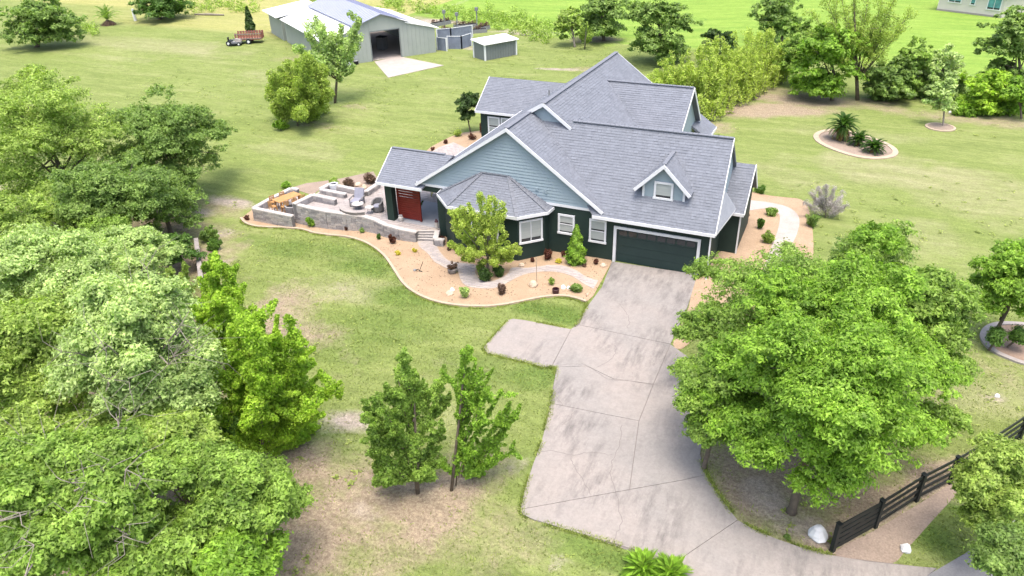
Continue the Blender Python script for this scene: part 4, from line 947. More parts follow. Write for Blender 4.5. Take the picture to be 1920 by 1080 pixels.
plume_tree("white stemmed sapling with few leaves beside the thin olive tree", (1096, 92), fan(1096, 88, [(1090, 50), (1100, 45), (1108, 55), (1085, 60), (1112, 66)]), 1400, .3, 'lf_yel', .5, seed=30, trunk='bark_pale', r0=.12)
# thin tree in front of the barn
plume_tree("thin crowned tree standing in front of the grey barn", (628, 193), [(632, 150, x, y, r) for x, y, r in [(590, 30, 1.3), (575, 60, 1.3), (600, 50, 1.4), (560, 90, 1.1), (640, 45, 1.0), (665, 50, 1.1), (675, 35, .9), (620, 60, 1.3), (655, 90, 1.4), (590, 110, 1.4), (640, 110, 1.4), (575, 120, 1.1), (665, 120, 1.0), (628, 100, 1.4), (640, 150, .8)]], 9500, .30, 'lf_sage', 1.2, name="tree", seed=31, r0=.16, t0=.35, taper=.3)
# tall feathery pine
plume_tree("tall feathery pine with bare grey stems behind the palm island", (1608, 188), [(1608, 150, x, y) for x, y in [(1520, 20), (1545, -10), (1575, -20), (1600, -30), (1630, -20), (1655, 0), (1680, -10), (1710, 20), (1695, 50), (1660, 60), (1640, 30), (1590, 30), (1560, 40), (1535, 60), (1615, 20), (1670, 30)]], 9000, .34, 'lf_olive', .9, name="pine_tree", seed=32, r0=.2, t0=.4, wr=.2, trunk='bark', taper=.2, side=9)
# big round bush by the barn
plume_tree("big rounded yellow green bush on the lawn in front of the barn", (558, 236), [(560+(x-560)*.3, 215, x, y) for x, y in [(505, 165), (512, 140), (525, 125), (540, 114), (558, 110), (575, 112), (590, 118), (603, 130), (612, 150), (614, 175), (608, 200), (590, 222), (510, 200), (520, 220), (540, 150), (570, 145), (590, 160), (530, 175), (555, 175), (580, 190), (540, 205), (565, 215)]], 42000, .30, 'lf_olive', 1.5, name="bush", cat="bush", seed=33, r0=.08, wr=.3, t0=.12, side=9, taper=.45)
plume_tree("tuft of strap leaves at the foot of the big rounded bush", (526, 245), fan(526, 243, [(512, 232), (518, 228), (527, 226), (535, 229), (541, 235)]), 900, .4, 'lf_bright', .3, name="leaf_tuft", cat="plant", seed=34, r0=.03, wr=.2)
# bamboo hedge
rng_h = random.Random(5); segs = []
def bbase(x): return np.interp(x, [1230, 1260, 1330, 1400, 1490], [205, 226, 230, 196, 142])
def btop(x): return np.interp(x, [1225, 1300, 1400, 1490], [140, 100, 74, 64])
for j in range(11):
    xc = 1245+j*22.5+rng_h.uniform(-5, 5); hh = rng_h.uniform(.82, 1.12)
    for i in range(26):
        u = rng_h.uniform(-1, 1); yb = bbase(xc)-8-rng_h.random()*18; yt = yb-(yb-btop(xc))*hh*(1-.32*u*u)*rng_h.uniform(.72, 1.0)
        segs.append((xc+u*9, yb, xc+u*rng_h.uniform(22, 42), yt))
for i in range(46):
    x = 1240+rng_h.random()*250; yb = bbase(x)-20; segs.append((x, yb, x+rng_h.uniform(-18, 22), btop(x)-rng_h.uniform(-14, 22)))
for i in range(60):
    x = 1245+rng_h.random()*240; yb = bbase(x)+rng_h.uniform(-6, 3); segs.append((x, yb, x+rng_h.uniform(-20, 20), yb-rng_h.uniform(20, 55)))
def hedge(name, label, segs, n, L, leaf, rad, cat, seed, wr=.28, depth=3.0):
    rng = np.random.default_rng(seed); S = []; mb = MB(); root = None
    for s in segs:
        b = at(s[0], s[1]); off = rng.uniform(0, depth)
        if root is None: root = thing(name, b, label, cat)
        dn = b[:2]-CAM[:2]; dn /= np.linalg.norm(dn); D = ray(s[2], s[3]); k = ((b[:2]-CAM[:2])@dn+rng.uniform(-.5, .8))/(D[:2]@dn); q = CAM+D*k
        q[2] = max(q[2], b[2]+.5); S.append((b, q)); mb.tube([b, (b+q)/2, q], [.03, .02, .008], 4)
        dd = q-b; h_ = np.array([dd[0], dd[1], 0.0]); tip = q+h_*.35+rng.normal(size=3)*.15-np.array([0, 0, .18*abs(dd[2])*rng.uniform(.2, 1)]); S.append((q-dd*.08, tip))
    mb.build("stems", 'bark_pale', root, kind='stuff', fixn=False)
    o = quadmesh("foliage", sprays_to_leaves(S, n, L, rng, rad, wr=wr, up=.4, taper=.45, t0=.08), leaf, root); o['kind'] = 'stuff'; return root
hedge("bamboo_hedge", "long feathery yellow green bamboo hedge behind the right of the house", segs, 76000, .36, 'lf_bamboo', .42, "hedge", 71, wr=.2)
# rough growth behind the barn (nobody could count it) and weeds on the pasture edge
rng = np.random.default_rng(77); S = []
for (x0, y0, x1, y1, n_, h) in [(720, 6, 1040, 58, 170, 14), (900, 20, 1030, 70, 70, 16), (360, 12, 480, 16, 60, 10), (150, 50, 180, 62, 16, 12), (560, 6, 640, 3, 20, 8)]:
    for i in range(n_):
        f = rng.random(); x = x0+(x1-x0)*f+rng.normal()*9; y = y0+(y1-y0)*f+rng.normal()*7; b = at(x, y); S.append((b, b+np.array([rng.normal()*.7, rng.normal()*.7, rng.uniform(.3, 1.1)])))
o = quadmesh("undergrowth", sprays_to_leaves(S, 18000, .36, rng, .9, up=.4, wr=.4, taper=.3), 'lf_yel'); o['kind'] = 'stuff'
# hedge line under trees at the right rear
segs = [(x, y, x+rng_h.uniform(-6, 6), y-rng_h.uniform(20, 48)) for x, y in [(1640+i*6.2+rng_h.uniform(-4, 4), 186+rng_h.uniform(-6, 4)) for i in range(26)]]
hedge("hedgerow", "low dark hedgerow at the back of the right lawn between the trees", segs, 16000, .3, 'lf_oak', .8, "hedge", 72, wr=.5)
segs = [(x, y, x+rng_h.uniform(-5, 5), y-rng_h.uniform(12, 36)) for x, y in [(1800+i*8+rng_h.uniform(-4, 4), 214+rng_h.uniform(-5, 4)) for i in range(18)]]
hedge("hedgerow", "bright hedgerow at the right edge under the big dark tree", segs, 9000, .3, 'lf_bright', .7, "hedge", 73, wr=.5)
# slim cypress and its neighbour by the trailer
def cone_plant(label, base, top_py, wpx, n, L, leaf, name="cypress", cat="tree", seed=0):
    rng = np.random.default_rng(300+seed); b = at(*base); H = z_over(b, top_py)-b[2]; R = wpx/scale_at(b)/2
    root = thing(name, b, label, cat); MB().tube([b-(0, 0, .05), b+np.array([0, 0, H*.9])], [R*.16, .01], 6).build("trunk", 'bark', root, fixn=False)
    t = rng.random(n)**1.3; a = rng.random(n)*6.283; rr = R*(1-t)**.7*np.minimum(1, .55+t*3)*rng.uniform(.5, 1.08, n)*(1+.22*np.sin(a*3+t*19)+.12*np.sin(a*7-t*31))
    C = np.stack([b[0]+rr*np.cos(a), b[1]+rr*np.sin(a), b[2]+.05+t*H], 1); Nn = unit(np.stack([np.cos(a), np.sin(a), np.full(n, .5)], 1)+rng.normal(size=(n, 3))*.45)
    o = quadmesh("crown", leafquads(C, Nn, L, L*.6, rng, .1), leaf, root); o['kind'] = 'stuff'; return root
cone_plant("slim dark cypress behind the red brown trailer", (471, 60), 14, 18, 3500, .4, 'lf_deep', seed=1)
cone_plant("upright bright green conifer against the dark house wall", (1080, 494), 424, 38, 5000, .17, 'lf_bright', seed=2)
# fronded plants: every frond is a part
def frond_mesh(name, L, wd, mat, n=16, arch=.55, leaflet=.055):
    V = []
    for i in range(n):
        f = (i+.5)/n*.92+.05; x = L*f*(1-.18*f); z = L*(arch*f-arch*1.5*f*f)
        lw = wd*math.sin(math.pi*min(1, f*.85+.12))
        for s in (-1, 1): V.append([(x-leaflet, s*.01, z), (x+leaflet, s*.012, z+.005), (x+leaflet*2.4+lw*.35, s*lw, z-lw*.18), (x+leaflet*.9+lw*.3, s*lw*.93, z-lw*.2)])
    for i in range(8):
        f0, f1 = i/8*.98, (i+1)/8*.98; p = [(L*f*(1-.18*f), L*(arch*f-arch*1.5*f*f)+.004) for f in (f0, f1)]
        V.append([(p[0][0], -.016, p[0][1]), (p[0][0], .016, p[0][1]), (p[1][0], .014, p[1][1]), (p[1][0], -.014, p[1][1])])
    q = quadmesh(name, np.array(V, float), mat); me = q.data; bpy.data.objects.remove(q); return me
def frond_plant(name, label, base, R, zt, n, mat, cat, seed, trunk_r=.2, wd=.16, dead=0, el=(-.3, 1.2), dead_mat='lf_dry'):
    r = random.Random(seed); b = np.array(base, float); root = thing(name, b, label, cat)
    MB().lathe(b, [(trunk_r*1.15, -.05), (trunk_r, zt*.5), (trunk_r*.9, zt), (trunk_r*.4, zt+.12)], 8, .1, r).build("trunk", 'bark', root)
    me, md = frond_mesh("frond", R, wd, mat), frond_mesh("frond", R*.9, wd, dead_mat)
    for i in range(n+dead):
        a = i*2.39996+r.uniform(-.2, .2); t = i/max(1, n-1)
        e = el[1]-(el[1]-el[0])*min(1, t)**.8 if i < n else -.75+r.uniform(-.2, .2)
        m_ = Matrix.Rotation(a, 4, 'Z') @ Matrix.Rotation(-e, 4, 'Y') @ Matrix.Scale(r.uniform(.85, 1.1), 4)
        inst(me if i < n else md, "frond", b+(0, 0, zt), root, mtx=m_)
    return root
pb = at(1576, 262); frond_plant("sago_palm", "large sago palm with brown lower fronds in the palm island", pb, 1.75, 1.15, 52, 'lf_sago', "palm", 1, .32, .2, 14, (-.45, 1.35))
pb = at(1608, 272); frond_plant("sago_palm", "small squat sago palm between the two larger palms", pb, 1.15, .35, 34, 'lf_sago', "palm", 2, .22, .17, 3, (-.15, 1.3))
pb = at(1637, 286); frond_plant("sago_palm", "low dense sago palm at the right end of the palm island", pb, 1.2, .35, 40, 'lf_sago', "palm", 3, .22, .17, 4, (-.15, 1.3))
pb = at(1205, 1078); frond_plant("palmetto", "palmetto clump with fan fronds at the bottom edge, left one", pb, .95, .2, 26, 'lf_bright', "palmetto", 4, .14, .14, 2, (.0, 1.3))
pb = at(1255, 1088); frond_plant("palmetto", "palmetto clump with fan fronds at the bottom edge, beside the driveway", pb, .95, .2, 26, 'lf_bright', "palmetto", 5, .14, .14, 2, (.0, 1.3))
pb = at(204, 47); frond_plant("yucca", "spiky yucca with dead purple brown skirt at the far left lawn edge", pb, 3.4, .8, 30, 'lf_oak', "yucca", 6, .35, .3, 26, (.2, 1.4), 'lf_brown')
# ---- garden plants
def tuft(name, label, px, py, h, wpx, leaf, n=420, L=.11, cat="plant", seed=0, wr=.4, group=None):
    rng = np.random.default_rng(400+seed); b = at(px, py); b[2] += .03; s = scale_at(b); R = wpx/s/2; H = max(.12, h/s*1.08)
    root = thing(name, b, label, cat, group); S = []
    mb = MB()
    for i in range(12):
        a = rng.uniform(0, 6.283); rr = R*rng.uniform(.35, .95); q = b+np.array([rr*math.cos(a), rr*math.sin(a), H*rng.uniform(.55, 1.0)*(1.1-rr/R*.5)]); S.append((b, q)); mb.tube([b-(0, 0, .03), (b+q)/2, q], [.012, .01, .004], 4)
    mb.build("stems", 'bark', root, fixn=False)
    o = quadmesh("leaves", sprays_to_leaves(S, n, L, rng, R*.45, up=.4, wr=wr, taper=.2, t0=.2), leaf, root); o['kind'] = 'stuff'; return root
GP = [("shrub", "reddish tuft at the far left tip of the mulch bed", 464, 413, 11, 10, 'lf_red'), ("shrub", "small dark tuft below the left corner of the terrace wall", 509, 418, 8, 9, 'lf_brown'),
 ("shrub", "brown spiky tuft left of the leafy green bush at the wall foot", 546, 420, 10, 11, 'lf_brown'), ("bush", "leafy bright green bush at the foot of the long stone wall", 585, 424, 24, 24, 'lf_bright'),
 ("shrub", "dry straw tuft just left of the leafy green bush", 571, 420, 12, 12, 'lf_olive'),
 ("shrub", "rust red round tuft below the middle of the long stone wall", 650, 432, 10, 11, 'lf_red'), ("shrub", "dark olive tuft right of the rust red round tuft", 679, 437, 11, 10, 'lf_oak'),
 ("shrub", "dark tuft between the olive tuft and the tall maroon shrub", 711, 449, 12, 9, 'lf_dark'), ("shrub", "tall maroon shrub near the steps", 736, 457, 20, 13, 'lf_red'),
 ("flowering_plant", "yellow flowering plant left of the walkway, farther from it", 747, 478, 10, 13, 'lf_flower'), ("flowering_plant", "yellow flowering plant at the walkway's upper edge", 778, 473, 9, 10, 'lf_flower'),
 ("shrub", "dark maroon shrub on the right of the patio steps", 828, 455, 16, 13, 'lf_red'), ("shrub", "little brown tuft right of the walkway's top", 843, 470, 8, 9, 'lf_brown'),
 ("shrub", "green and white tall tuft in the middle of the bed's front curve", 871, 559, 30, 17, 'lf_sage'), ("shrub", "tall brown red shrub in front of the planted island", 941, 552, 26, 17, 'lf_brown'),
 ("flowering_plant", "upright yellow plant right of the beige boulder", 1036, 534, 16, 15, 'lf_yel'), ("bush", "round green bush at the driveway side of the bed", 1081, 547, 18, 25, 'lf_oak'),
 ("shrub", "small dark red tuft by the bay's corner", 998, 492, 11, 7, 'lf_red'), ("shrub", "bushy maroon shrub against the wall right of the bay", 1027, 487, 24, 17, 'lf_red'), ("flowering_plant", "yellow tuft left of the upright conifer", 1047, 493, 10, 13, 'lf_flower'),
 ("shrub", "dark tuft tucked left of the upright conifer", 1056, 482, 13, 9, 'lf_red'), ("shrub", "tiny dark tuft right of the upright conifer", 1096, 501, 7, 7, 'lf_brown'), ("shrub", "dark tuft by the wall left of the garage door", 1117, 496, 12, 9, 'lf_red'),
 ("bush", "dark green round bush at the left of the planted island", 911, 526, 26, 30, 'lf_deep'), ("bush", "dark green round bush at the right of the planted island", 938, 518, 25, 26, 'lf_deep'), ("bush", "yellow green low bush at the back left of the planted island", 902, 512, 24, 18, 'lf_yel'),
 ("bush", "low green shrub behind the picnic table terrace", 538, 352, 12, 20, 'lf_bright'), ("bush", "yellow green bush behind the back patio wall", 628, 347, 14, 20, 'lf_yel'), ("bush", "grey brown twiggy shrub behind the back patio wall", 655, 350, 18, 22, 'lf_brown'), ("bush", "dark plum shrub by the corner of the porch roof", 696, 344, 24, 26, 'lf_brown'),
 ("shrub", "straw coloured grass tuft by the rear garden path", 858, 256, 15, 18, 'lf_olive'), ("shrub", "red brown shrub under the slim evergreen", 886, 262, 14, 16, 'lf_red'), ("shrub", "red brown shrub farther left in the rear garden", 836, 270, 10, 10, 'lf_red'), ("shrub", "orange brown tuft at the near end of the rear garden", 812, 284, 9, 11, 'lf_red'), ("shrub", "tall reddish shrub against the rear wing", 903, 250, 22, 9, 'lf_red'),
 ("bush", "spreading green bush inside the curve of the side path", 1445, 404, 16, 26, 'lf_oak'), ("bush", "narrow dark green bush left of the side path", 1424, 430, 26, 14, 'lf_dark'), ("bush", "olive bush beside the lower side path", 1440, 455, 26, 26, 'lf_yel'), ("bush", "dark green bush at the corner behind the side porch", 1425, 362, 16, 22, 'lf_dark'), ("bush", "grey leaved bush hugging the garage's side wall", 1398, 412, 16, 13, 'lf_brown'), ("bush", "tall green bush right of the side path", 1520, 425, 32, 28, 'lf_oak'),
 ("bush", "low green sprig at the lower end of the side path", 1478, 476, 26, 34, 'lf_sage'), ("shrub", "pale weed clump on the soil beside the driveway fence", 1475, 1010, 8, 12, 'lf_oak')]
for i, g in enumerate(GP):
    sz = max(g[4], g[5]); tuft(g[0], g[1], g[2], g[3], g[4], g[5], g[6], 260+int(sz*sz*1.6), .11 if sz < 20 else .15, "flower" if "flower" in g[0] else "shrub", i)
# airy grey bush and the garden tree on the island
plume_tree("airy smoke grey bush at the right end of the side path", (1548, 408), fan(1548, 405, [(1510, 380), (1520, 360), (1535, 350), (1550, 346), (1565, 352), (1580, 366), (1588, 385), (1530, 375), (1560, 372), (1545, 385), (1575, 395)], .3), 7000, .16, 'lf_greytw', .7, name="smoke_bush", cat="bush", seed=50, r0=.05, wr=.14, trunk='bark_pale')
tips = [(845, 400), (860, 392), (878, 380), (900, 372), (918, 366), (930, 378), (940, 400), (850, 430), (842, 455), (855, 470), (870, 440), (890, 420), (910, 410), (930, 430), (950, 440), (965, 460), (975, 470), (940, 470), (960, 485), (900, 450), (880, 470), (865, 485), (920, 460), (905, 490), (930, 495), (955, 460)]
plume_tree("airy yellow green garden tree on the planted island in front of the bay", (914, 512), [(912+(x-912)*.2, 490+(y-490)*.25, x, y) for x, y in tips], 22000, .125, 'lf_bamboo', .50, name="garden_tree", seed=51, r0=.09, t0=.3, wr=.45, trunk='bark_pale', taper=.4)

# ================================================================== OUTBUILDINGS
ZB = -1.1
def bvec(a): return np.array([a[0], a[1]])
A0, B0_, C0 = bvec(atz(617, 127, ZB)), bvec(atz(818, 98, ZB)), bvec(atz(500, 83, ZB))
bu = (B0_-A0); BW = np.linalg.norm(bu); bu /= BW; bv = np.array([-bu[1], bu[0]]); BD = abs((C0-A0)@bv); 
def BP(a, b, z): p = A0+bu*a+bv*b; return (p[0], p[1], ZB+z)
barn = thing("barn", BP(BW/2, BD/2, 0), "large grey metal barn with white lean-to roofs and an open dark doorway", "barn")
EH, PH, LT = 3.3, 5.9, 4.2           # eave, peak, lean-to width
hl = PH-(PH-EH)*(BW/2-LT)/(BW/2)     # height of the main roof at the lean-to step
def bprism(name, q, d, mat): return MB().prism([BP(*p) for p in q], np.array([*(bv*d), 0])).build(name, mat, barn)
dc, dw, dh = (np.array(atz(724, 110, ZB)[:2])-A0)@bu, 4.1, 3.75
d0, d1 = dc-dw/2, dc+dw/2
def rz_(a): return PH-(PH-EH)*abs(a-BW/2)/(BW/2)-.05
bprism("wall", [(0, 0, -.2), (d0, 0, -.2), (d0, 0, rz_(d0)), (0, 0, rz_(0))], .15, 'barn'); bprism("wall", [(d1, 0, -.2), (BW, 0, -.2), (BW, 0, rz_(BW)), (d1, 0, rz_(d1))], .15, 'barn')
bprism("gable_wall", [(d0, 0, dh), (d1, 0, dh), (d1, 0, rz_(d1)), (BW/2, 0, rz_(BW/2)), (d0, 0, rz_(d0))] if d0 < BW/2 < d1 else [(d0, 0, dh), (d1, 0, dh), (d1, 0, rz_(d1)), (d0, 0, rz_(d0))], .15, 'barn')
def bwall(a0, b0, a1, b1, h): MB().hexa([BP(a0, b0, -.2), BP(a1, b0, -.2), BP(a1, b1, -.2), BP(a0, b1, -.2), BP(a0, b0, h), BP(a1, b0, h), BP(a1, b1, h), BP(a0, b1, h)]).build("wall", 'barn', barn)
bwall(0, .15, .15, BD, EH-.06); bwall(BW-.15, .15, BW, BD, EH-.06); bwall(.15, BD-.15, BW-.15, BD, EH-.06)
# standing ribs on the walls seen
mb = MB()
for i in range(1, int(BW/.6)):
    a = i*.6
    if d0-.1 < a < d1+.1: continue
    mb.hexa([BP(a-.03, -.03, 0), BP(a+.03, -.03, 0), BP(a+.03, 0, 0), BP(a-.03, 0, 0), BP(a-.03, -.03, rz_(a)-.12), BP(a+.03, -.03, rz_(a)-.12), BP(a+.03, 0, rz_(a)-.12), BP(a-.03, 0, rz_(a)-.12)])
for i in range(1, int(BD/.6)):
    b = i*.6; mb.hexa([BP(-.03, b-.03, 0), BP(0, b-.03, 0), BP(0, b+.03, 0), BP(-.03, b+.03, 0), BP(-.03, b-.03, EH-.15), BP(0, b-.03, EH-.15), BP(0, b+.03, EH-.15), BP(-.03, b+.03, EH-.15)])
mb.build("wall_ribs", 'barn', barn, kind='stuff', fixn=False)
def broof(name, q, mat, ribs=0):
    o = MB().prism([BP(*p) for p in q], (0, 0, .10)).build(name, mat, barn)
    if ribs:
        mb = MB(); q = [np.array(BP(*p)) for p in q]
        for i in range(1, ribs):
            f = i/ribs; a, b = q[0]+(q[3]-q[0])*f, q[1]+(q[2]-q[1])*f; mb.bar(a+(0, 0, .11), b+(0, 0, .11), .06, .05)
        mb.build("roof_ribs", mat, o, kind='stuff', fixn=False)
ov = .35
broof("roof", [(BW/2, -ov, PH), (LT-.3, -ov, hl-.05), (LT-.3, BD+.5, hl-.05), (BW/2, BD+.5, PH)], 'metal_blue', 30)
broof("roof", [(BW/2, -ov, PH+.003), (BW-LT+.3, -ov, hl-.05), (BW-LT+.3, BD+.5, hl-.05), (BW/2, BD+.5, PH+.003)], 'metal_blue', 30)
broof("lean_to_roof", [(LT+.1, -ov*.5, hl-.28), (-.5, -ov*.5, EH-.12), (-.5, BD+.3, EH-.12), (LT+.1, BD+.3, hl-.28)], 'metal_white', 26)
broof("lean_to_roof", [(BW-LT-.1, -ov*.5, hl-.28), (BW+.6, -ov*.5, EH-.12), (BW+.6, BD*.9, EH-.12), (BW-LT-.1, BD*.9, hl-.28)], 'metal_white', 24)
broof("rear_roof", [(LT+2, BD+.7, hl-.4), (-1.0, BD+.7, EH+.1), (-1.0, BD+9, EH+.1), (LT+2, BD+9, hl-.4)], 'metal_white', 12)
bwall(-.2, BD+1.0, LT, BD+8.6, EH-.3)
mb = MB(); 
for a, b, c, d in ((d0-.12, d0, 0, dh), (d1, d1+.12, 0, dh), (d0-.12, d1+.12, dh, dh+.12)): mb.hexa([BP(a, -.04, c), BP(b, -.04, c), BP(b, .0, c), BP(a, .0, c), BP(a, -.04, d), BP(b, -.04, d), BP(b, .0, d), BP(a, .0, d)])
mb.build("door_frame", 'shed', barn)
sheet("barn_floor", [BP(.3, .3, 0), BP(BW-.3, .3, 0), BP(BW-.3, BD-.3, 0), BP(.3, BD-.3, 0)], .03, 'concrete_pale')
for k, (a, b, h) in enumerate(((d0+.6, 4.0, 1.3), (d1-.2, 6.5, 1.7))):
    p = BP(a, b, 0); c = thing("storage_crate", p, ["dark crate just inside the barn doorway on the left", "taller dark crate deeper inside the barn doorway"][k], "crate")
    MB().box(p[0]-.6, p[1]-.5, p[2]+.03, p[0]+.6, p[1]+.5, p[2]+h).build("body", 'grey_metal', c); MB().box(p[0]-.65, p[1]-.55, p[2]+h, p[0]+.65, p[1]+.55, p[2]+h+.08).build("lid", 'dark', c)
l_ = BP(2.9, -.04, 2.2); MB().box(l_[0]-.06, l_[1]-.12, l_[2]-.25, l_[0]+.06, l_[1], l_[2]+.1).build("wall_lamp", 'dark', barn)
sheet("barn_apron", W([(702, 116), (747, 106), (832, 123), (728, 146)]), .05, 'concrete_pale')
for k, (x, y) in enumerate(((666, 121), (655, 123))):
    p = at(x, y); c = thing("storage_box", p, ["dark box at the foot of the barn's front wall", "low white box beside the dark box at the barn wall"][k], "box")
    MB().box(p[0]-.4, p[1]-.25, p[2], p[0]+.4, p[1]+.25, p[2]+.45).build("body", 'dark' if k == 0 else 'white', c); MB().box(p[0]-.44, p[1]-.29, p[2]+.45, p[0]+.44, p[1]+.29, p[2]+.52).build("lid", 'grey_metal' if k == 0 else 'white', c)
# small shed
a_, b_, c_ = bvec(atz(910, 114, ZB)), bvec(atz(968, 103, ZB)), bvec(atz(888, 108, ZB))
su = b_-a_; SW = np.linalg.norm(su); su /= SW; sv = np.array([-su[1], su[0]]); SD = max(2.4, abs((c_-a_)@sv))
def SP(a, b, z): p = a_+su*a+sv*b; return (p[0], p[1], ZB+z)
shed = thing("shed", SP(SW/2, SD/2, 0), "small grey shed with a white flat roof and white corner posts", "shed")
SH = 2.0
MB().hexa([SP(0, 0, 0), SP(SW, 0, 0), SP(SW, SD, 0), SP(0, SD, 0), SP(0, 0, SH), SP(SW, 0, SH), SP(SW, SD, SH+.25), SP(0, SD, SH+.25)]).build("wall", 'shed', shed)
mb = MB()
for i in range(1, 12):
    a = SW*i/12; mb.hexa([SP(a-.03, -.03, .05), SP(a+.03, -.03, .05), SP(a+.03, 0, .05), SP(a-.03, 0, .05), SP(a-.03, -.03, SH-.05), SP(a+.03, -.03, SH-.05), SP(a+.03, 0, SH-.05), SP(a-.03, 0, SH-.05)])
mb.build("wall_ribs", 'shed', shed, kind='stuff', fixn=False)
for a, b in ((0, 0), (SW, 0), (0, SD), (SW, SD)): MB().hexa([SP(a-.1, b-.1, 0), SP(a+.1, b-.1, 0), SP(a+.1, b+.1, 0), SP(a-.1, b+.1, 0)]+[SP(a-.1, b-.1, SH+.02), SP(a+.1, b-.1, SH+.02), SP(a+.1, b+.1, SH+.02), SP(a-.1, b+.1, SH+.02)]).build("corner_post", 'white', shed)
MB().hexa([SP(-.3, -.3, SH+.03), SP(SW+.3, -.3, SH+.03), SP(SW+.3, SD+.3, SH+.3), SP(-.3, SD+.3, SH+.3), SP(-.3, -.3, SH+.13), SP(SW+.3, -.3, SH+.13), SP(SW+.3, SD+.3, SH+.4), SP(-.3, SD+.3, SH+.4)]).build("roof", 'metal_white', shed)
# pen and raised beds between barn and shed
pen = thing("wire_pen", at(850, 95), "blue grey mesh animal pen between the barn and the small shed", "pen")
def pen_panel(x0, y0, x1, y1, h=1.7):
    a, b = at(x0, y0), at(x1, y1)
    MB().prism([a, b, b+(0, 0, h), a+(0, 0, h)], (.02, .03, 0)).build("mesh_panel", 'screen', pen)
    for p in (a, b): MB().box(p[0]-.07, p[1]-.07, p[2], p[0]+.07, p[1]+.07, p[2]+h+.1).build("post", 'white', pen)
    MB().bar(a+(0, 0, h+.05), b+(0, 0, h+.05), .08, .08).build("rail", 'white', pen)
for q in [(820, 94, 838, 96), (840, 92, 866, 92), (866, 92, 884, 86), (820, 78, 846, 76), (846, 76, 886, 70)]: pen_panel(*q)
def raised_bed(label, x0, y0, x1, y1, k):
    a, b = at(x0, y0), at(x1, y1); d = (b-a)[:2]; L = np.linalg.norm(d); u = d/L; v = np.array([-u[1], u[0]])*1.0; z = a[2]
    root = thing("raised_bed", a, label, "planter", "raised beds behind the barn")
    q = [a[:2]-v*.55, b[:2]-v*.55, b[:2]+v*.55, a[:2]+v*.55]
    MB().hexa([(*p, z-.05) for p in q]+[(*p, z+.55) for p in q]).build("frame", 'grey_metal', root)
    q = [a[:2]-v*.48+u*.08, b[:2]-v*.48-u*.08, b[:2]+v*.48-u*.08, a[:2]+v*.48+u*.08]
    MB().hexa([(*p, z+.5) for p in q]+[(*p, z+.58) for p in q]).build("soil", 'dark', root)
    rg = np.random.default_rng(k); S = [((*(a[:2]+d*f), z+.55), (*(a[:2]+d*f+rg.normal(size=2)*.3), z+.95)) for f in rg.random(14)]
    o = quadmesh("leaves", sprays_to_leaves(S, 160, .28, rg, .4), 'lf_brown', root); o['kind'] = 'stuff'
for k, (q, lab) in enumerate([((812, 50, 842, 44), "raised planter nearest the barn's white lean-to"), ((852, 54, 893, 50), "raised planter in the second row behind the pen"), ((862, 64, 912, 60), "raised planter just behind the blue grey pen"), ((830, 60, 850, 68), "short raised planter at the pen's back left corner"), ((895, 58, 915, 54), "raised planter behind the small shed's roof")]): raised_bed(lab, *q, k)
for k, (x, y, h) in enumerate(((895, 58, 3.0), (858, 60, 2.4), (834, 52, 2.2))):
    p = at(x, y); o = MB().tube([p, p+(0, 0, h)], .09, 6); o.box(p[0]-.2, p[1]-.2, p[2]+h, p[0]+.2, p[1]+.2, p[2]+h+.5); o.build("garden_post", 'grey_metal', None, ["tall post with a dark cap behind the small shed", "post with a dark cap in the middle of the planters", "post with a dark cap by the barn's lean-to"][k], "post")
# neighbour's house
na, nb = at(1756, 19), at(1877, 34); nu = (nb-na)[:2]; NL = np.linalg.norm(nu); nu /= NL; nv = np.array([-nu[1], nu[0]])
nh = thing("neighbour_house", na, "pale beige bungalow with teal windows at the top right edge", "house")
def NP(a, b, z): p = na[:2]+nu*a+nv*b; return (p[0], p[1], na[2]+z)
MB().hexa([NP(0, 0, -.3), NP(NL, 0, -.3), NP(NL, 8, -.3), NP(0, 8, -.3), NP(0, 0, 3), NP(NL, 0, 3), NP(NL, 8, 3), NP(0, 8, 3)]).build("wall", 'beige_wall', nh)
MB().prism([NP(-.5, -.5, 2.95), NP(-.5, 8.5, 2.95), NP(-.5, 4, 5.2)], np.array([*(nu*(NL+1)), 0])).build("roof", 'ridge', nh)
MB().hexa([NP(-.02, -.06, -.3), NP(NL+.02, -.06, -.3), NP(NL+.02, -.003, -.3), NP(-.02, -.003, -.3), NP(-.02, -.06, .25), NP(NL+.02, -.06, .25), NP(NL+.02, -.003, .25), NP(-.02, -.003, .25)]).build("plinth", 'wood_grey', nh)
for f, ww, z0, z1, sp_ in ((.17, 2.0, 1.35, 2.7, 'v'), (.50, .8, 1.3, 2.6, 'n'), (.77, 2.0, .95, 2.65, 'v')):
    window(na[:2]+nu*(NL*f-ww*.1), nu, ww, na[2]+z0, na[2]+z1, sp_, nh, glass='teal_glass')

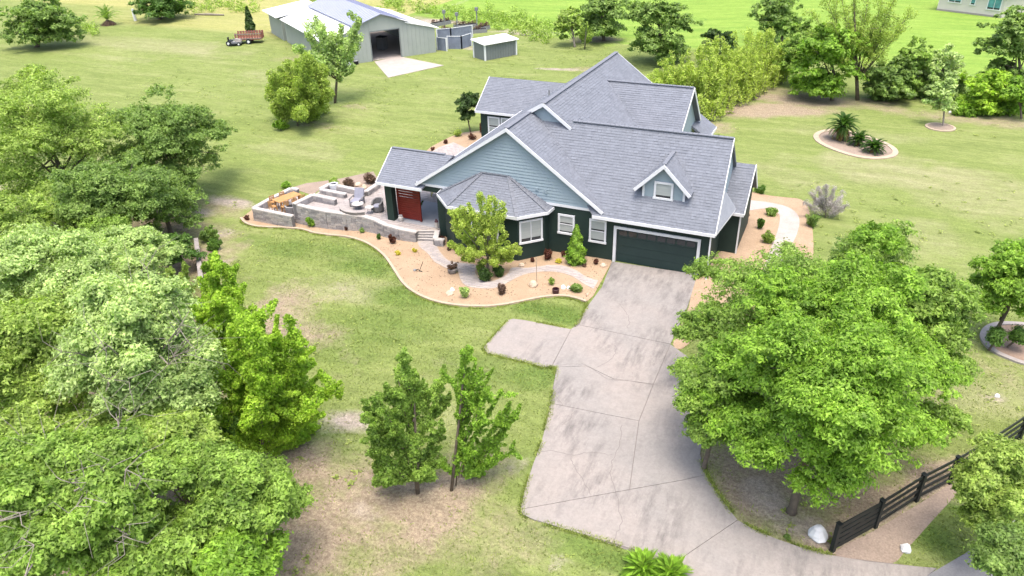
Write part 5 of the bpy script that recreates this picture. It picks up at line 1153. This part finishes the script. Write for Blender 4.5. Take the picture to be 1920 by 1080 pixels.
# ================================================================== FENCE
def fence():
    base = [(1560, 1034), (1640, 989), (1717, 940), (1780, 907), (1847, 866), (1910, 823), (1975, 780)]
    Pb = [at(*b) for b in base]; root = thing("fence", Pb[0], "dark four rail paddock fence running up the right side", "fence")
    pm = shared("post", MB().box(-.075, -.075, -.1, .075, .075, 1.4).poly([(-.1, -.1, 1.4), (.1, -.1, 1.4), (.1, .1, 1.4), (-.1, .1, 1.4)]), 'black')
    for p in Pb[1:]: inst(pm, "post", p, root, math.atan2(*(Pb[1]-Pb[0])[[1, 0]]))
    for a, b in zip(Pb[1:-1], Pb[2:]):
        for z in (.25, .6, .95, 1.28): MB().bar(a+(0, 0, z), b+(0, 0, z), .035, .14).build("rail", 'black', root)
    g = thing("gate", Pb[0], "dark five board end panel of the paddock fence by the driveway", "gate")
    a, b = Pb[0], Pb[1]; d = (b-a)/np.linalg.norm(b-a)
    inst(pm, "post", a, g, math.atan2(d[1], d[0]))
    for z in (.18, .44, .70, .96, 1.22): MB().bar(a+d*.08+(0, 0, z), b-d*.08+(0, 0, z), .04, .19).build("board", 'black', g)
    MB().bar(a+d*.1+(0, 0, .1), b-d*.1+(0, 0, 1.3), .03, .12, (0, 0, 1)).build("brace", 'black', g)
fence()
# timber rail in the woods
a, b = at(372, 545), at(352, 447); a, b = atz(379, 542, a[2]+.7), atz(367, 446, b[2]+.7)
tr_ = thing("timber_wall", (a[0], a[1], gz(a[0])), "weathered grey timber wall half hidden in the left woods", "wall")
nseg = 6
for k in range(nseg):
    p, q = a+(b-a)*k/nseg, a+(b-a)*(k+1)/nseg; z0 = gz(p[0]); e = (q-p)*.01
    MB().hexa([(p[0]-.06, p[1], z0-.1), (p[0]+.06, p[1], z0-.1), (q[0]+.06, q[1], z0-.1), (q[0]-.06, q[1], z0-.1), (p[0]-.06, p[1], z0+.62), (p[0]+.06, p[1], z0+.62), (q[0]+.06, q[1], z0+.62), (q[0]-.06, q[1], z0+.62)]).build("panel", 'wood_grey', tr_)
    MB().bar((p[0]+e[0], p[1]+e[1], z0+.66), (q[0]-e[0], q[1]-e[1], z0+.66), .28, .07).build("plank", 'wood_grey', tr_)

# ================================================================== PATIO FURNITURE AND SMALL THINGS
def rot2(a): return np.array([math.cos(a), math.sin(a)])
def local(o, ang):
    u = np.array([math.cos(ang), math.sin(ang), 0]); v = np.array([-u[1], u[0], 0]); o = np.array(o, float)
    return lambda x, y, z: o+u*x+v*y+np.array([0, 0, z]), u, v
# picnic table
tb = [atz(x, y, ZL+.75) for x, y in ((510, 375), (527, 380), (566, 365), (546, 359))]
tc = sum(tb)/4; du = tb[2]-tb[1]; TL_ = max(2.0, np.linalg.norm(du)*.95); T, tu, tv = local((tc[0], tc[1], ZL), math.atan2(du[1], du[0]))
tab = thing("picnic_table", T(0, 0, 0), "teak picnic table with slatted top on the lower terrace", "table")
pl = shared("plank", MB().box(-TL_/2, -.075, -.02, TL_/2, .075, .02), 'teak')
for k in range(6): inst(pl, "plank", T(0, -.42+k*.168, .75), tab, math.atan2(tu[1], tu[0]))
for sx in (-1, 1):
    for sy in (-1, 1): MB().obox(T(sx*(TL_/2-.2), sy*.36, .365), tu, tv, (0, 0, 1), .05, .05, .365).build("leg", 'teak', tab)
    MB().obox(T(sx*(TL_/2-.2), 0, .68), tu, tv, (0, 0, 1), .04, .38, .045).build("crossbar", 'teak', tab)
def chair(label, o, ang, mat, name="dining_chair"):
    Cc, u, v = local(o, ang); r = thing(name, o, label, "chair", "teak chairs round the picnic table" if name == "dining_chair" else None)
    for k in range(4): MB().obox(Cc(-.165+k*.11, 0, .45), u, v, (0, 0, 1), .048, .22, .015).build("seat_slat", mat, r)
    for sx in (-1, 1):
        for sy in (-1, 1): MB().obox(Cc(sx*.2, sy*.2, .22 if sx > 0 else .45), u, v, (0, 0, 1), .022, .022, .22 if sx > 0 else .45).build("leg", mat, r)
    for k in range(3): MB().obox(Cc(-.2, 0, .58+k*.13), u, v, (0, 0, 1), .015, .2, .045).build("back_slat", mat, r)
ta = math.atan2(tu[1], tu[0])
for i, (x, y, a) in enumerate([(-.75, -.72, 90), (0, -.72, 90), (.75, -.72, 90), (-TL_/2-.3, 0, 0), (-.7, .72, -90), (.2, .72, -90)]):
    o = T(x, y, 0); chair(["teak chair on the near side of the picnic table, left end", "teak chair on the near side of the picnic table, middle", "teak chair on the near side of the picnic table, right end", "teak chair at the left head of the picnic table", "teak chair behind the picnic table, left", "teak chair behind the picnic table, right"][i], o, ta+math.radians(a), 'teak')
# lounge chair with slate cushions
lc, u, v = local(atz(672, 383, ZP), math.radians(-78)); lo = thing("lounge_chair", lc(0, 0, 0), "lounge chair with slate blue cushions facing the round table", "chair")
MB().obox(lc(.15, 0, .36), u, v, (0, 0, 1), .45, .36, .07).build("seat_cushion", 'cushion', lo)
MB().hexa([lc(-.30, -.36, .4), lc(-.18, -.36, .4), lc(-.18, .36, .4), lc(-.30, .36, .4), lc(-.62, -.36, 1.05), lc(-.5, -.36, 1.07), lc(-.5, .36, 1.07), lc(-.62, .36, 1.05)]).build("back_cushion", 'cushion', lo)
for sx in (-.25, .55):
    for sy in (-.38, .38): MB().obox(lc(sx, sy, .28), u, v, (0, 0, 1), .03, .03, .28).build("leg", 'wicker', lo)
for sy in (-.42, .42): MB().obox(lc(.12, sy, .58), u, v, (0, 0, 1), .42, .045, .02).build("armrest", 'wicker', lo)
# wicker tub chair
p = atz(709, 396, ZP); wc = thing("wicker_chair", p, "rounded grey wicker tub chair beside the porch post", "chair")
def arc_wall(mb, c, r0, r1, a0, a1, z0, z1f, n=12):
    for k in range(n):
        t0, t1 = a0+(a1-a0)*k/n, a0+(a1-a0)*(k+1)/n; h0, h1 = z1f(k/n), z1f((k+1)/n)
        q = [(r0, t0), (r1, t0), (r1, t1), (r0, t1)]; hs = [h0, h0, h1, h1]
        mb.hexa([(c[0]+r*math.cos(t), c[1]+r*math.sin(t), c[2]+z0) for r, t in q]+[(c[0]+r*math.cos(t), c[1]+r*math.sin(t), c[2]+h) for (r, t), h in zip(q, hs)])
mb = MB(); arc_wall(mb, p, .32, .44, math.radians(-40), math.radians(220), .12, lambda f: .62+.3*math.sin(math.pi*f)); mb.build("back", 'wicker', wc)
MB().lathe(p, [(.34, .05), (.36, .2), (.36, .4)], 12).build("base", 'wicker', wc); MB().lathe(p+(0, 0, .40), [(.33, 0), (.34, .06), (.28, .1)], 12).build("cushion", 'cushion', wc)
# round low table and curved fire pit
p = atz(672, 392, ZP); rt = thing("round_table", p, "low pale round table in front of the lounge chair", "table"); MB().lathe(p, [(.05, 0), (.05, .4)], 8).build("leg", 'grey_metal', rt); MB().lathe(p, [(.42, .4), (.44, .42), (.42, .45)], 16).build("table_top", 'cap', rt); MB().lathe(p, [(.25, 0), (.24, .03)], 12).build("base", 'grey_metal', rt)
p = atz(664, 403, ZP); fp = thing("curved_bench", p, "dark curved stone bench at the front edge of the patio", "bench")
mb = MB(); arc_wall(mb, p+(0, .9, 0), 1.15, 1.5, math.radians(205), math.radians(315), 0, lambda f: .42, 9); mb.build("seat_base", 'firestone', fp)
mb = MB(); arc_wall(mb, p+(0, .9, .423), 1.12, 1.53, math.radians(204), math.radians(316), 0, lambda f: .06, 9); mb.build("seat_slab", 'wood_grey', fp)
p = atz(694, 400, ZP); s = thing("side_table", p, "small pale side table with thin legs between the bench and wicker chair", "table")
for a in range(4): MB().tube([p+np.array([.22*math.cos(a*1.57), .22*math.sin(a*1.57), 0]), p+np.array([.15*math.cos(a*1.57), .15*math.sin(a*1.57), .46])], .012, 5).build("leg", 'grey_metal', s)
MB().lathe(p, [(.3, .46), (.31, .48), (.3, .5)], 14).build("table_top", 'cap', s)
# white bowl feature
p = atz(627, 356, ZP); bw_ = thing("water_bowl", p, "white round bowl with a dark opening behind the low spout wall", "bowl"); MB().lathe(p, [(.28, 0), (.34, .3), (.36, .52), (.30, .55), (.28, .45)], 14).build("bowl", 'white', bw_); MB().lathe(p, [(.02, .44), (.27, .445), (.27, .46)], 12).build("opening", 'dark', bw_)
p = atz(549, 399, ZL); bw_ = thing("water_bowl", p, "half round grey basin with a dark mouth in the terrace corner", "bowl"); MB().lathe(p, [(.4, 0), (.5, .4), (.52, .62), (.44, .64), (.42, .5)], 14).build("bowl", 'stone', bw_); MB().lathe(p, [(.02, .5), (.41, .505), (.41, .52)], 12).build("opening", 'dark', bw_)
# yellow chair and porch odds and ends
Yc, u, v = local(atz(816, 366, ZP), math.radians(200)); yc = thing("deck_chair", Yc(0, 0, 0), "yellow chair on the sunny patio seen through the porch", "chair")
MB().obox(Yc(0, 0, .42), u, v, (0, 0, 1), .28, .28, .025).build("seat", 'yellow', yc); MB().hexa([Yc(-.3, -.28, .42), Yc(-.25, -.28, .42), Yc(-.25, .28, .42), Yc(-.3, .28, .42), Yc(-.5, -.28, 1.0), Yc(-.45, -.28, 1.0), Yc(-.45, .28, 1.0), Yc(-.5, .28, 1.0)]).build("backrest", 'yellow', yc)
for sx in (-.24, .24):
    for sy in (-.24, .24): MB().obox(Yc(sx, sy, .2), u, v, (0, 0, 1), .025, .025, .2).build("leg", 'yellow', yc)
p = atz(788, 411, ZP); ps = thing("plant_stand", p, "dark plant stand with a white pot at the end of the red screen", "plant stand")
for a in range(3): MB().tube([p+np.array([.18*math.cos(a*2.1), .18*math.sin(a*2.1), 0]), p+(0, 0, .75)], .015, 5).build("leg", 'black', ps)
MB().lathe(p, [(.1, .7), (.15, .78), (.16, .95)], 10).build("pot", 'white', ps); rg = np.random.default_rng(8); o = quadmesh("leaves", sprays_to_leaves([(p+(0, 0, .9), p+np.array([rg.normal()*.2, rg.normal()*.2, 1.3])) for _ in range(8)], 240, .12, rg, .15), 'lf_deep', ps); o['kind'] = 'stuff'
p = atz(819, 427, ZP); jr = thing("lantern", p, "pale lantern with a dark cap by the top of the steps", "lantern"); MB().lathe(p, [(.12, 0), (.13, .05), (.12, .45)], 8).build("body", 'cap', jr); MB().lathe(p, [(.14, .45), (.08, .56), (.03, .66)], 8).build("cap", 'plum', jr)
p = atz(752, 415, ZP); jr = thing("urn", p, "pale urn in front of the red screen", "urn"); MB().lathe(p, [(.12, 0), (.17, .15), (.18, .3), (.11, .42)], 10).build("body", 'cap', jr); MB().lathe(p, [(.13, .42), (.14, .46)], 10).build("rim", 'stone', jr)
# posts by the long wall
for k, (x, y, yt) in enumerate(((565, 418, 390), (615, 428, 400))):
    b = at(x, y); h = z_over(b, yt)-b[2]; pt = thing("trellis_post", b, ["dark slim trellis post on the wall at the terrace step", "dark slim trellis post on the wall right of the green bush"][k], "post")
    MB().box(b[0]-.06, b[1]-.06, b[2]-.05, b[0]+.06, b[1]+.06, b[2]+h).build("post", 'firestone', pt); MB().box(b[0]-.10, b[1]-.10, b[2]+h, b[0]+.10, b[1]+.10, b[2]+h+.05).build("cap", 'black', pt)
# rocks
def rock(label, px, py, w_, h_, mat, seed, name="rock"):
    rg = np.random.default_rng(seed); b = at(px, py); s = scale_at(b); R = w_/s/2; H = h_/s/2*1.2; mb = MB()
    prof = [(R*.7, -.05), (R*1.0, H*.4), (R*.95, H*.9), (R*.55, H*1.6), (R*.12, H*1.8)]
    r_ = random.Random(seed); mb.lathe(b, prof, 9, .14, r_); o = mb.build(name, mat, None, label, "rock", smooth=False); return o
for i, q in enumerate([("smooth beige boulder on the mulch beside the walkway", 1000, 537, 17, 11, 'rock_beige'), ("pale rock pair at the left of the tall green and white tuft", 844, 552, 16, 8, 'rock_beige'), ("small pale rock on top of the rock pair", 848, 546, 9, 7, 'rock_white'), ("pale stone at the mulch near the bay's corner", 978, 499, 12, 6, 'rock_beige'),
  ("whitish rock left of the round green bush", 1056, 541, 10, 7, 'rock_white'), ("second whitish rock touching the round green bush", 1066, 542, 8, 6, 'rock_white'), ("flat pink beige rock at the garage door's left", 1131, 500, 13, 7, 'rock_beige'), ("tiny ochre stone at the bed's driveway tip", 1101, 554, 5, 5, 'rock_beige'),
  ("large white boulder beside the fence end", 1532, 1008, 34, 26, 'rock_white'), ("flat pale rock in the fence strip near the road", 1697, 1032, 20, 14, 'rock_white'), ("pale rock behind the back patio wall", 672, 349, 14, 7, 'rock_beige'), ("yellowish rock beside the plum shrub", 683, 354, 12, 8, 'rock_beige'),
  ("dark brown rock in the rear garden", 878, 284, 8, 6, 'firestone'), ("white stone on the bare lawn at the far right", 1869, 744, 9, 6, 'rock_white'), ("white stone at the foot of the thin grey tree", 1781, 212, 5, 4, 'rock_white')]): rock(*q, seed=i+3)
# pots and ornaments
p = at(849, 512); pot = thing("planter_pot", p, "brown stone planter with a grey succulent beside the walkway", "planter"); MB().lathe(p, [(.22, 0), (.30, .15), (.33, .32), (.27, .34)], 11).build("pot", 'firestone', pot)
rg = np.random.default_rng(5); o = quadmesh("leaves", sprays_to_leaves([(p+(0, 0, .3), p+np.array([rg.normal()*.25, rg.normal()*.25, .62])) for _ in range(10)], 300, .14, rg, .18), 'lf_brown', pot); o['kind'] = 'stuff'
p = at(1042, 551); pot = thing("planter_pot", p, "dark plum glazed pot on the mulch near the driveway", "planter"); MB().lathe(p, [(.15, 0), (.2, .15), (.21, .34), (.17, .36), (.15, .28)], 12).build("pot", 'plum', pot); MB().lathe(p, [(.01, .26), (.15, .265), (.15, .28)], 10).build("soil", 'dark', pot)
p = at(787, 510); an = thing("garden_ornament", p, "thin dark metal garden ornament with a slanting rod on the mulch", "ornament")
MB().tube([p+(-.05, 0, 0), p+np.array([.25, .1, .75])], .018, 5).build("rod", 'black', an); MB().tube([p+np.array([-.35, 0, .05]), p+np.array([-.1, -.05, .18]), p+np.array([.2, 0, .05])], .025, 5).build("hook", 'black', an)
MB().lathe(p+(-.35, .02, 0), [(.10, 0), (.12, .08), (.04, .14)], 8).build("ball", 'grey_metal', an)
p = at(1006, 530); MB().tube([p+(0, 0, -.1), p+(0, 0, 1.7)], .022, 6).build("garden_stake", 'edging', None, "thin pale stake standing beside the beige boulder", "stake")
# far left post and log
p = at(254, 39); MB().lathe(p, [(.28, -.1), (.26, 1.6), (.22, 2.0), (.16, 2.02)], 7).build("gate_post", 'white', None, "leaning white post in front of the dark thicket", "post")
p = at(392, 29); MB().tube([p+(-3, -.4, .1), p+(0, 0, .2), p+(3, .6, .15)], [.16, .2, .12], 7).build("fallen_log", 'bark_pale', None, "pale fallen log lying on the far lawn", "log")
# trailer and mower
p = at(470, 80); Tl, u, v = local(p, math.radians(30)); tl = thing("utility_trailer", p, "utility trailer with red brown slatted sides by the barn", "trailer")
MB().obox(Tl(0, 0, .62), u, v, (0, 0, 1), 1.9, 1.0, .06).build("bed", 'rust', tl)
for s in (-1, 1):
    for k in range(10): MB().obox(Tl(-1.8+k*.4, s*1.02, 1.12), u, v, (0, 0, 1), .13, .025, .48).build("slat", 'rust', tl)
    for z in (.8, 1.45): MB().obox(Tl(0, s*1.06, z), u, v, (0, 0, 1), 1.95, .02, .06).build("rail", 'bark_pale', tl)
    w_ = MB(); cw = Tl(0, s*1.2, .38); w_.tube([cw-v*.1, cw+v*.1], .38, 14); wh = w_.build("wheel", 'black', tl); MB().tube([cw-v*.11, cw+v*.11], .2, 10).build("rim", 'white', wh)
for k in range(5): MB().obox(Tl(1.92, -.84+k*.42, 1.12), u, v, (0, 0, 1), .025, .13, .48).build("slat", 'rust', tl)
MB().bar(Tl(-1.9, -.5, .55), Tl(-3.2, 0, .5), .1, .1).build("drawbar", 'grey_metal', tl); MB().bar(Tl(-1.9, .5, .55), Tl(-3.2, 0, .5), .1, .1).build("drawbar", 'grey_metal', tl)
p = at(440, 85); Ml, u, v = local(p, math.radians(25)); mw = thing("riding_mower", p, "dark riding mower parked left of the trailer", "mower")
MB().obox(Ml(0, 0, .42), u, v, (0, 0, 1), 1.1, .45, .14).build("chassis", 'grey_metal', mw); MB().hexa([Ml(.25, -.35, .56), Ml(1.15, -.3, .56), Ml(1.15, .3, .56), Ml(.25, .35, .56), Ml(.3, -.3, .98), Ml(1.05, -.24, .85), Ml(1.05, .24, .85), Ml(.3, .3, .98)]).build("hood", 'wood_grey', mw)
MB().obox(Ml(-.5, 0, .68), u, v, (0, 0, 1), .28, .28, .06).build("seat", 'black', mw); MB().obox(Ml(-.78, 0, .95), u, v, (0, 0, 1), .05, .27, .25).build("backrest", 'black', mw); MB().obox(Ml(-.05, 0, .24), u, v, (0, 0, 1), .5, .75, .1).build("mower_deck", 'black', mw)
MB().tube([Ml(.2, 0, .9), Ml(-.05, 0, 1.15)], .03, 6).build("steering_column", 'black', mw)
for x, r in ((-.65, .38), (.85, .26)):
    for s in (-1, 1):
        c = Ml(x, s*.55, r); wh = MB().tube([c-v*.12, c+v*.12], r, 14).build("wheel", 'black', mw); MB().tube([c-v*.13, c+v*.13], r*.5, 10).build("rim", 'white', wh)

# ================================================================== GRASS BLADES
for P in NOGRASS:
    x0, x1 = min(p[0] for p in P), max(p[0] for p in P); y0, y1 = min(p[1] for p in P), max(p[1] for p in P)
    c = np.where(keep & (bx > x0) & (bx < x1) & (by > y0) & (by < y1))[0]
    if len(c) == 0: continue
    ins = np.zeros(len(c), bool); X, Y = bx[c], by[c]; Pn = P
    for i in range(len(Pn)):
        xa, ya = Pn[i-1][:2]; xb, yb = Pn[i][:2]
        cr = ((ya > Y) != (yb > Y)); xx = xa+(Y-ya)/((yb-ya) if abs(yb-ya) > 1e-9 else 1e-9)*(xb-xa); ins ^= cr & (X < xx)
    keep[c[ins]] = False
rng = np.random.default_rng(12)
X, Y = bx[keep], by[keep]; nb_ = len(X); Z = np.array([gz(x) for x in X])+(vnoise(X, Y, 9, 5)-.5)*.03
a = rng.random(nb_)*6.283; h = rng.uniform(.03, .09, nb_)*(1+.8*samp(A_lush, X, Y)); wv = rng.uniform(.012, .03, nb_)
dx, dy = np.cos(a), np.sin(a); lx, ly = rng.normal(size=(2, nb_))*.085
V = np.stack([np.stack([X-dx*wv, Y-dy*wv, Z-.01], 1), np.stack([X+dx*wv, Y+dy*wv, Z-.01], 1), np.stack([X+lx, Y+ly, Z+h], 1)], 1)
go = quadmesh("grass", V, M['grass'].name if False else 'grass'); go['kind'] = 'stuff'

# ragged grass along the edges of concrete and beds, and pebbles on the mulch (nobody could count them)
def edge_points(L, m, lo, hi, rng, side=None):
    P = np.array([p[:2] for p in L]); d = np.diff(P, axis=0); ln = np.linalg.norm(d, axis=1); k = rng.choice(len(d), m, p=ln/ln.sum()); t = rng.random(m)[:, None]
    nn = np.stack([-d[k, 1], d[k, 0]], 1)/np.maximum(ln[k], 1e-6)[:, None]
    return P[k]+d[k]*t+nn*rng.uniform(lo, hi, (m, 1))
_left = W([(1099, 568), (1098, 580), (1085, 602), (1072, 617), (985, 602), (962, 599), (952, 602), (930, 626), (907, 653), (912, 663), (1020, 690), (1043, 690), (1034, 758), (1015, 830), (1000, 870), (985, 915), (976, 957), (980, 967), (1000, 976), (1080, 1000), (1180, 1030), (1262, 1064)])
_right = W([(1313, 855), (1323, 892), (1335, 912), (1355, 942), (1383, 977), (1415, 995), (1450, 1010), (1500, 1028), (1560, 1043)])
rng = np.random.default_rng(21)
E1 = np.concatenate([edge_points(_left, 9000, -.10, .12, rng), edge_points(_right, 3000, -.10, .12, rng), edge_points(front_edge, 5000, -.24, -.06, rng)])
X, Y = E1[:, 0], E1[:, 1]; m_ = vnoise(X, Y, .7, 8) > .35; X, Y = X[m_], Y[m_]; n_ = len(X); Z = np.array([gz(x) for x in X])
a = rng.random(n_)*6.283; h = rng.uniform(.07, .15, n_); wv = rng.uniform(.015, .032, n_); dx, dy = np.cos(a), np.sin(a); lx, ly = rng.normal(size=(2, n_))*.07
V = np.stack([np.stack([X-dx*wv, Y-dy*wv, Z-.01], 1), np.stack([X+dx*wv, Y+dy*wv, Z-.01], 1), np.stack([X+lx, Y+ly, Z+h], 1)], 1)
go = quadmesh("edge_grass", V, 'edge_grass'); go['kind'] = 'stuff'
bp = [(p[0], p[1]) for p in bed]; pts = []
r_ = random.Random(2); x0, x1 = min(p[0] for p in bp), max(p[0] for p in bp); y0, y1 = min(p[1] for p in bp), max(p[1] for p in bp)
while len(pts) < 900:
    x, y = r_.uniform(x0, x1), r_.uniform(y0, y1)
    if inside(bp, x, y) and not inside(walkpoly, x, y): pts.append((x, y))
P_ = np.array(pts); c = np.stack([P_[:, 0], P_[:, 1], np.array([gz(x) for x in P_[:, 0]])+.04], 1); s = rng.uniform(.02, .065, (len(c), 1)); a = rng.random(len(c))*6.283
ring = [c+s*np.stack([np.cos(a+k*2.094), np.sin(a+k*2.094), np.zeros(len(c))], 1)*rng.uniform(.7, 1.3, (len(c), 1)) for k in range(3)]; top = c+s*np.array([0, 0, .75])
V = np.concatenate([np.stack([ring[k], ring[(k+1) % 3], top], 1) for k in range(3)])
M['pebble'] = simple("pebble", (.38, .29, .20), (.28, .21, .15), 9, .9, island=.5)
go = quadmesh("gravel", V, 'pebble'); go['kind'] = 'stuff'

rng = np.random.default_rng(33)      # broad leaved weeds scattered through the lawns
nw = 3000; X = rng.uniform(-70, 38, nw); Y = rng.uniform(-30, 62, nw); keepw = vnoise(X, Y, 7, 3) > .45
for P in NOGRASS+[[(-19, -1), (7, -3), (7, 25), (-19, 25)]]:
    xs, ys = [p[0] for p in P], [p[1] for p in P]
    for k in np.where(keepw & (X > min(xs)) & (X < max(xs)) & (Y > min(ys)) & (Y < max(ys)))[0]:
        if inside(P, X[k], Y[k]): keepw[k] = False
X, Y = X[keepw], Y[keepw]; C = np.stack([X, Y, np.array([gz(x) for x in X])+.05], 1); per = 9
C = np.repeat(C, per, 0)+rng.normal(size=(len(C)*per, 3))*np.repeat(rng.uniform(.06, .22, len(C)), per)[:, None]*(1, 1, .12)
Nn = unit(np.array([0, 0, 1.0])+rng.normal(size=C.shape)*.2); C[:, 2] = np.maximum(C[:, 2], np.array([gz(x) for x in C[:, 0]])+.02)
go = quadmesh("weeds", leafquads(C, Nn, .16, .08, rng), 'edge_grass'); go['kind'] = 'stuff'
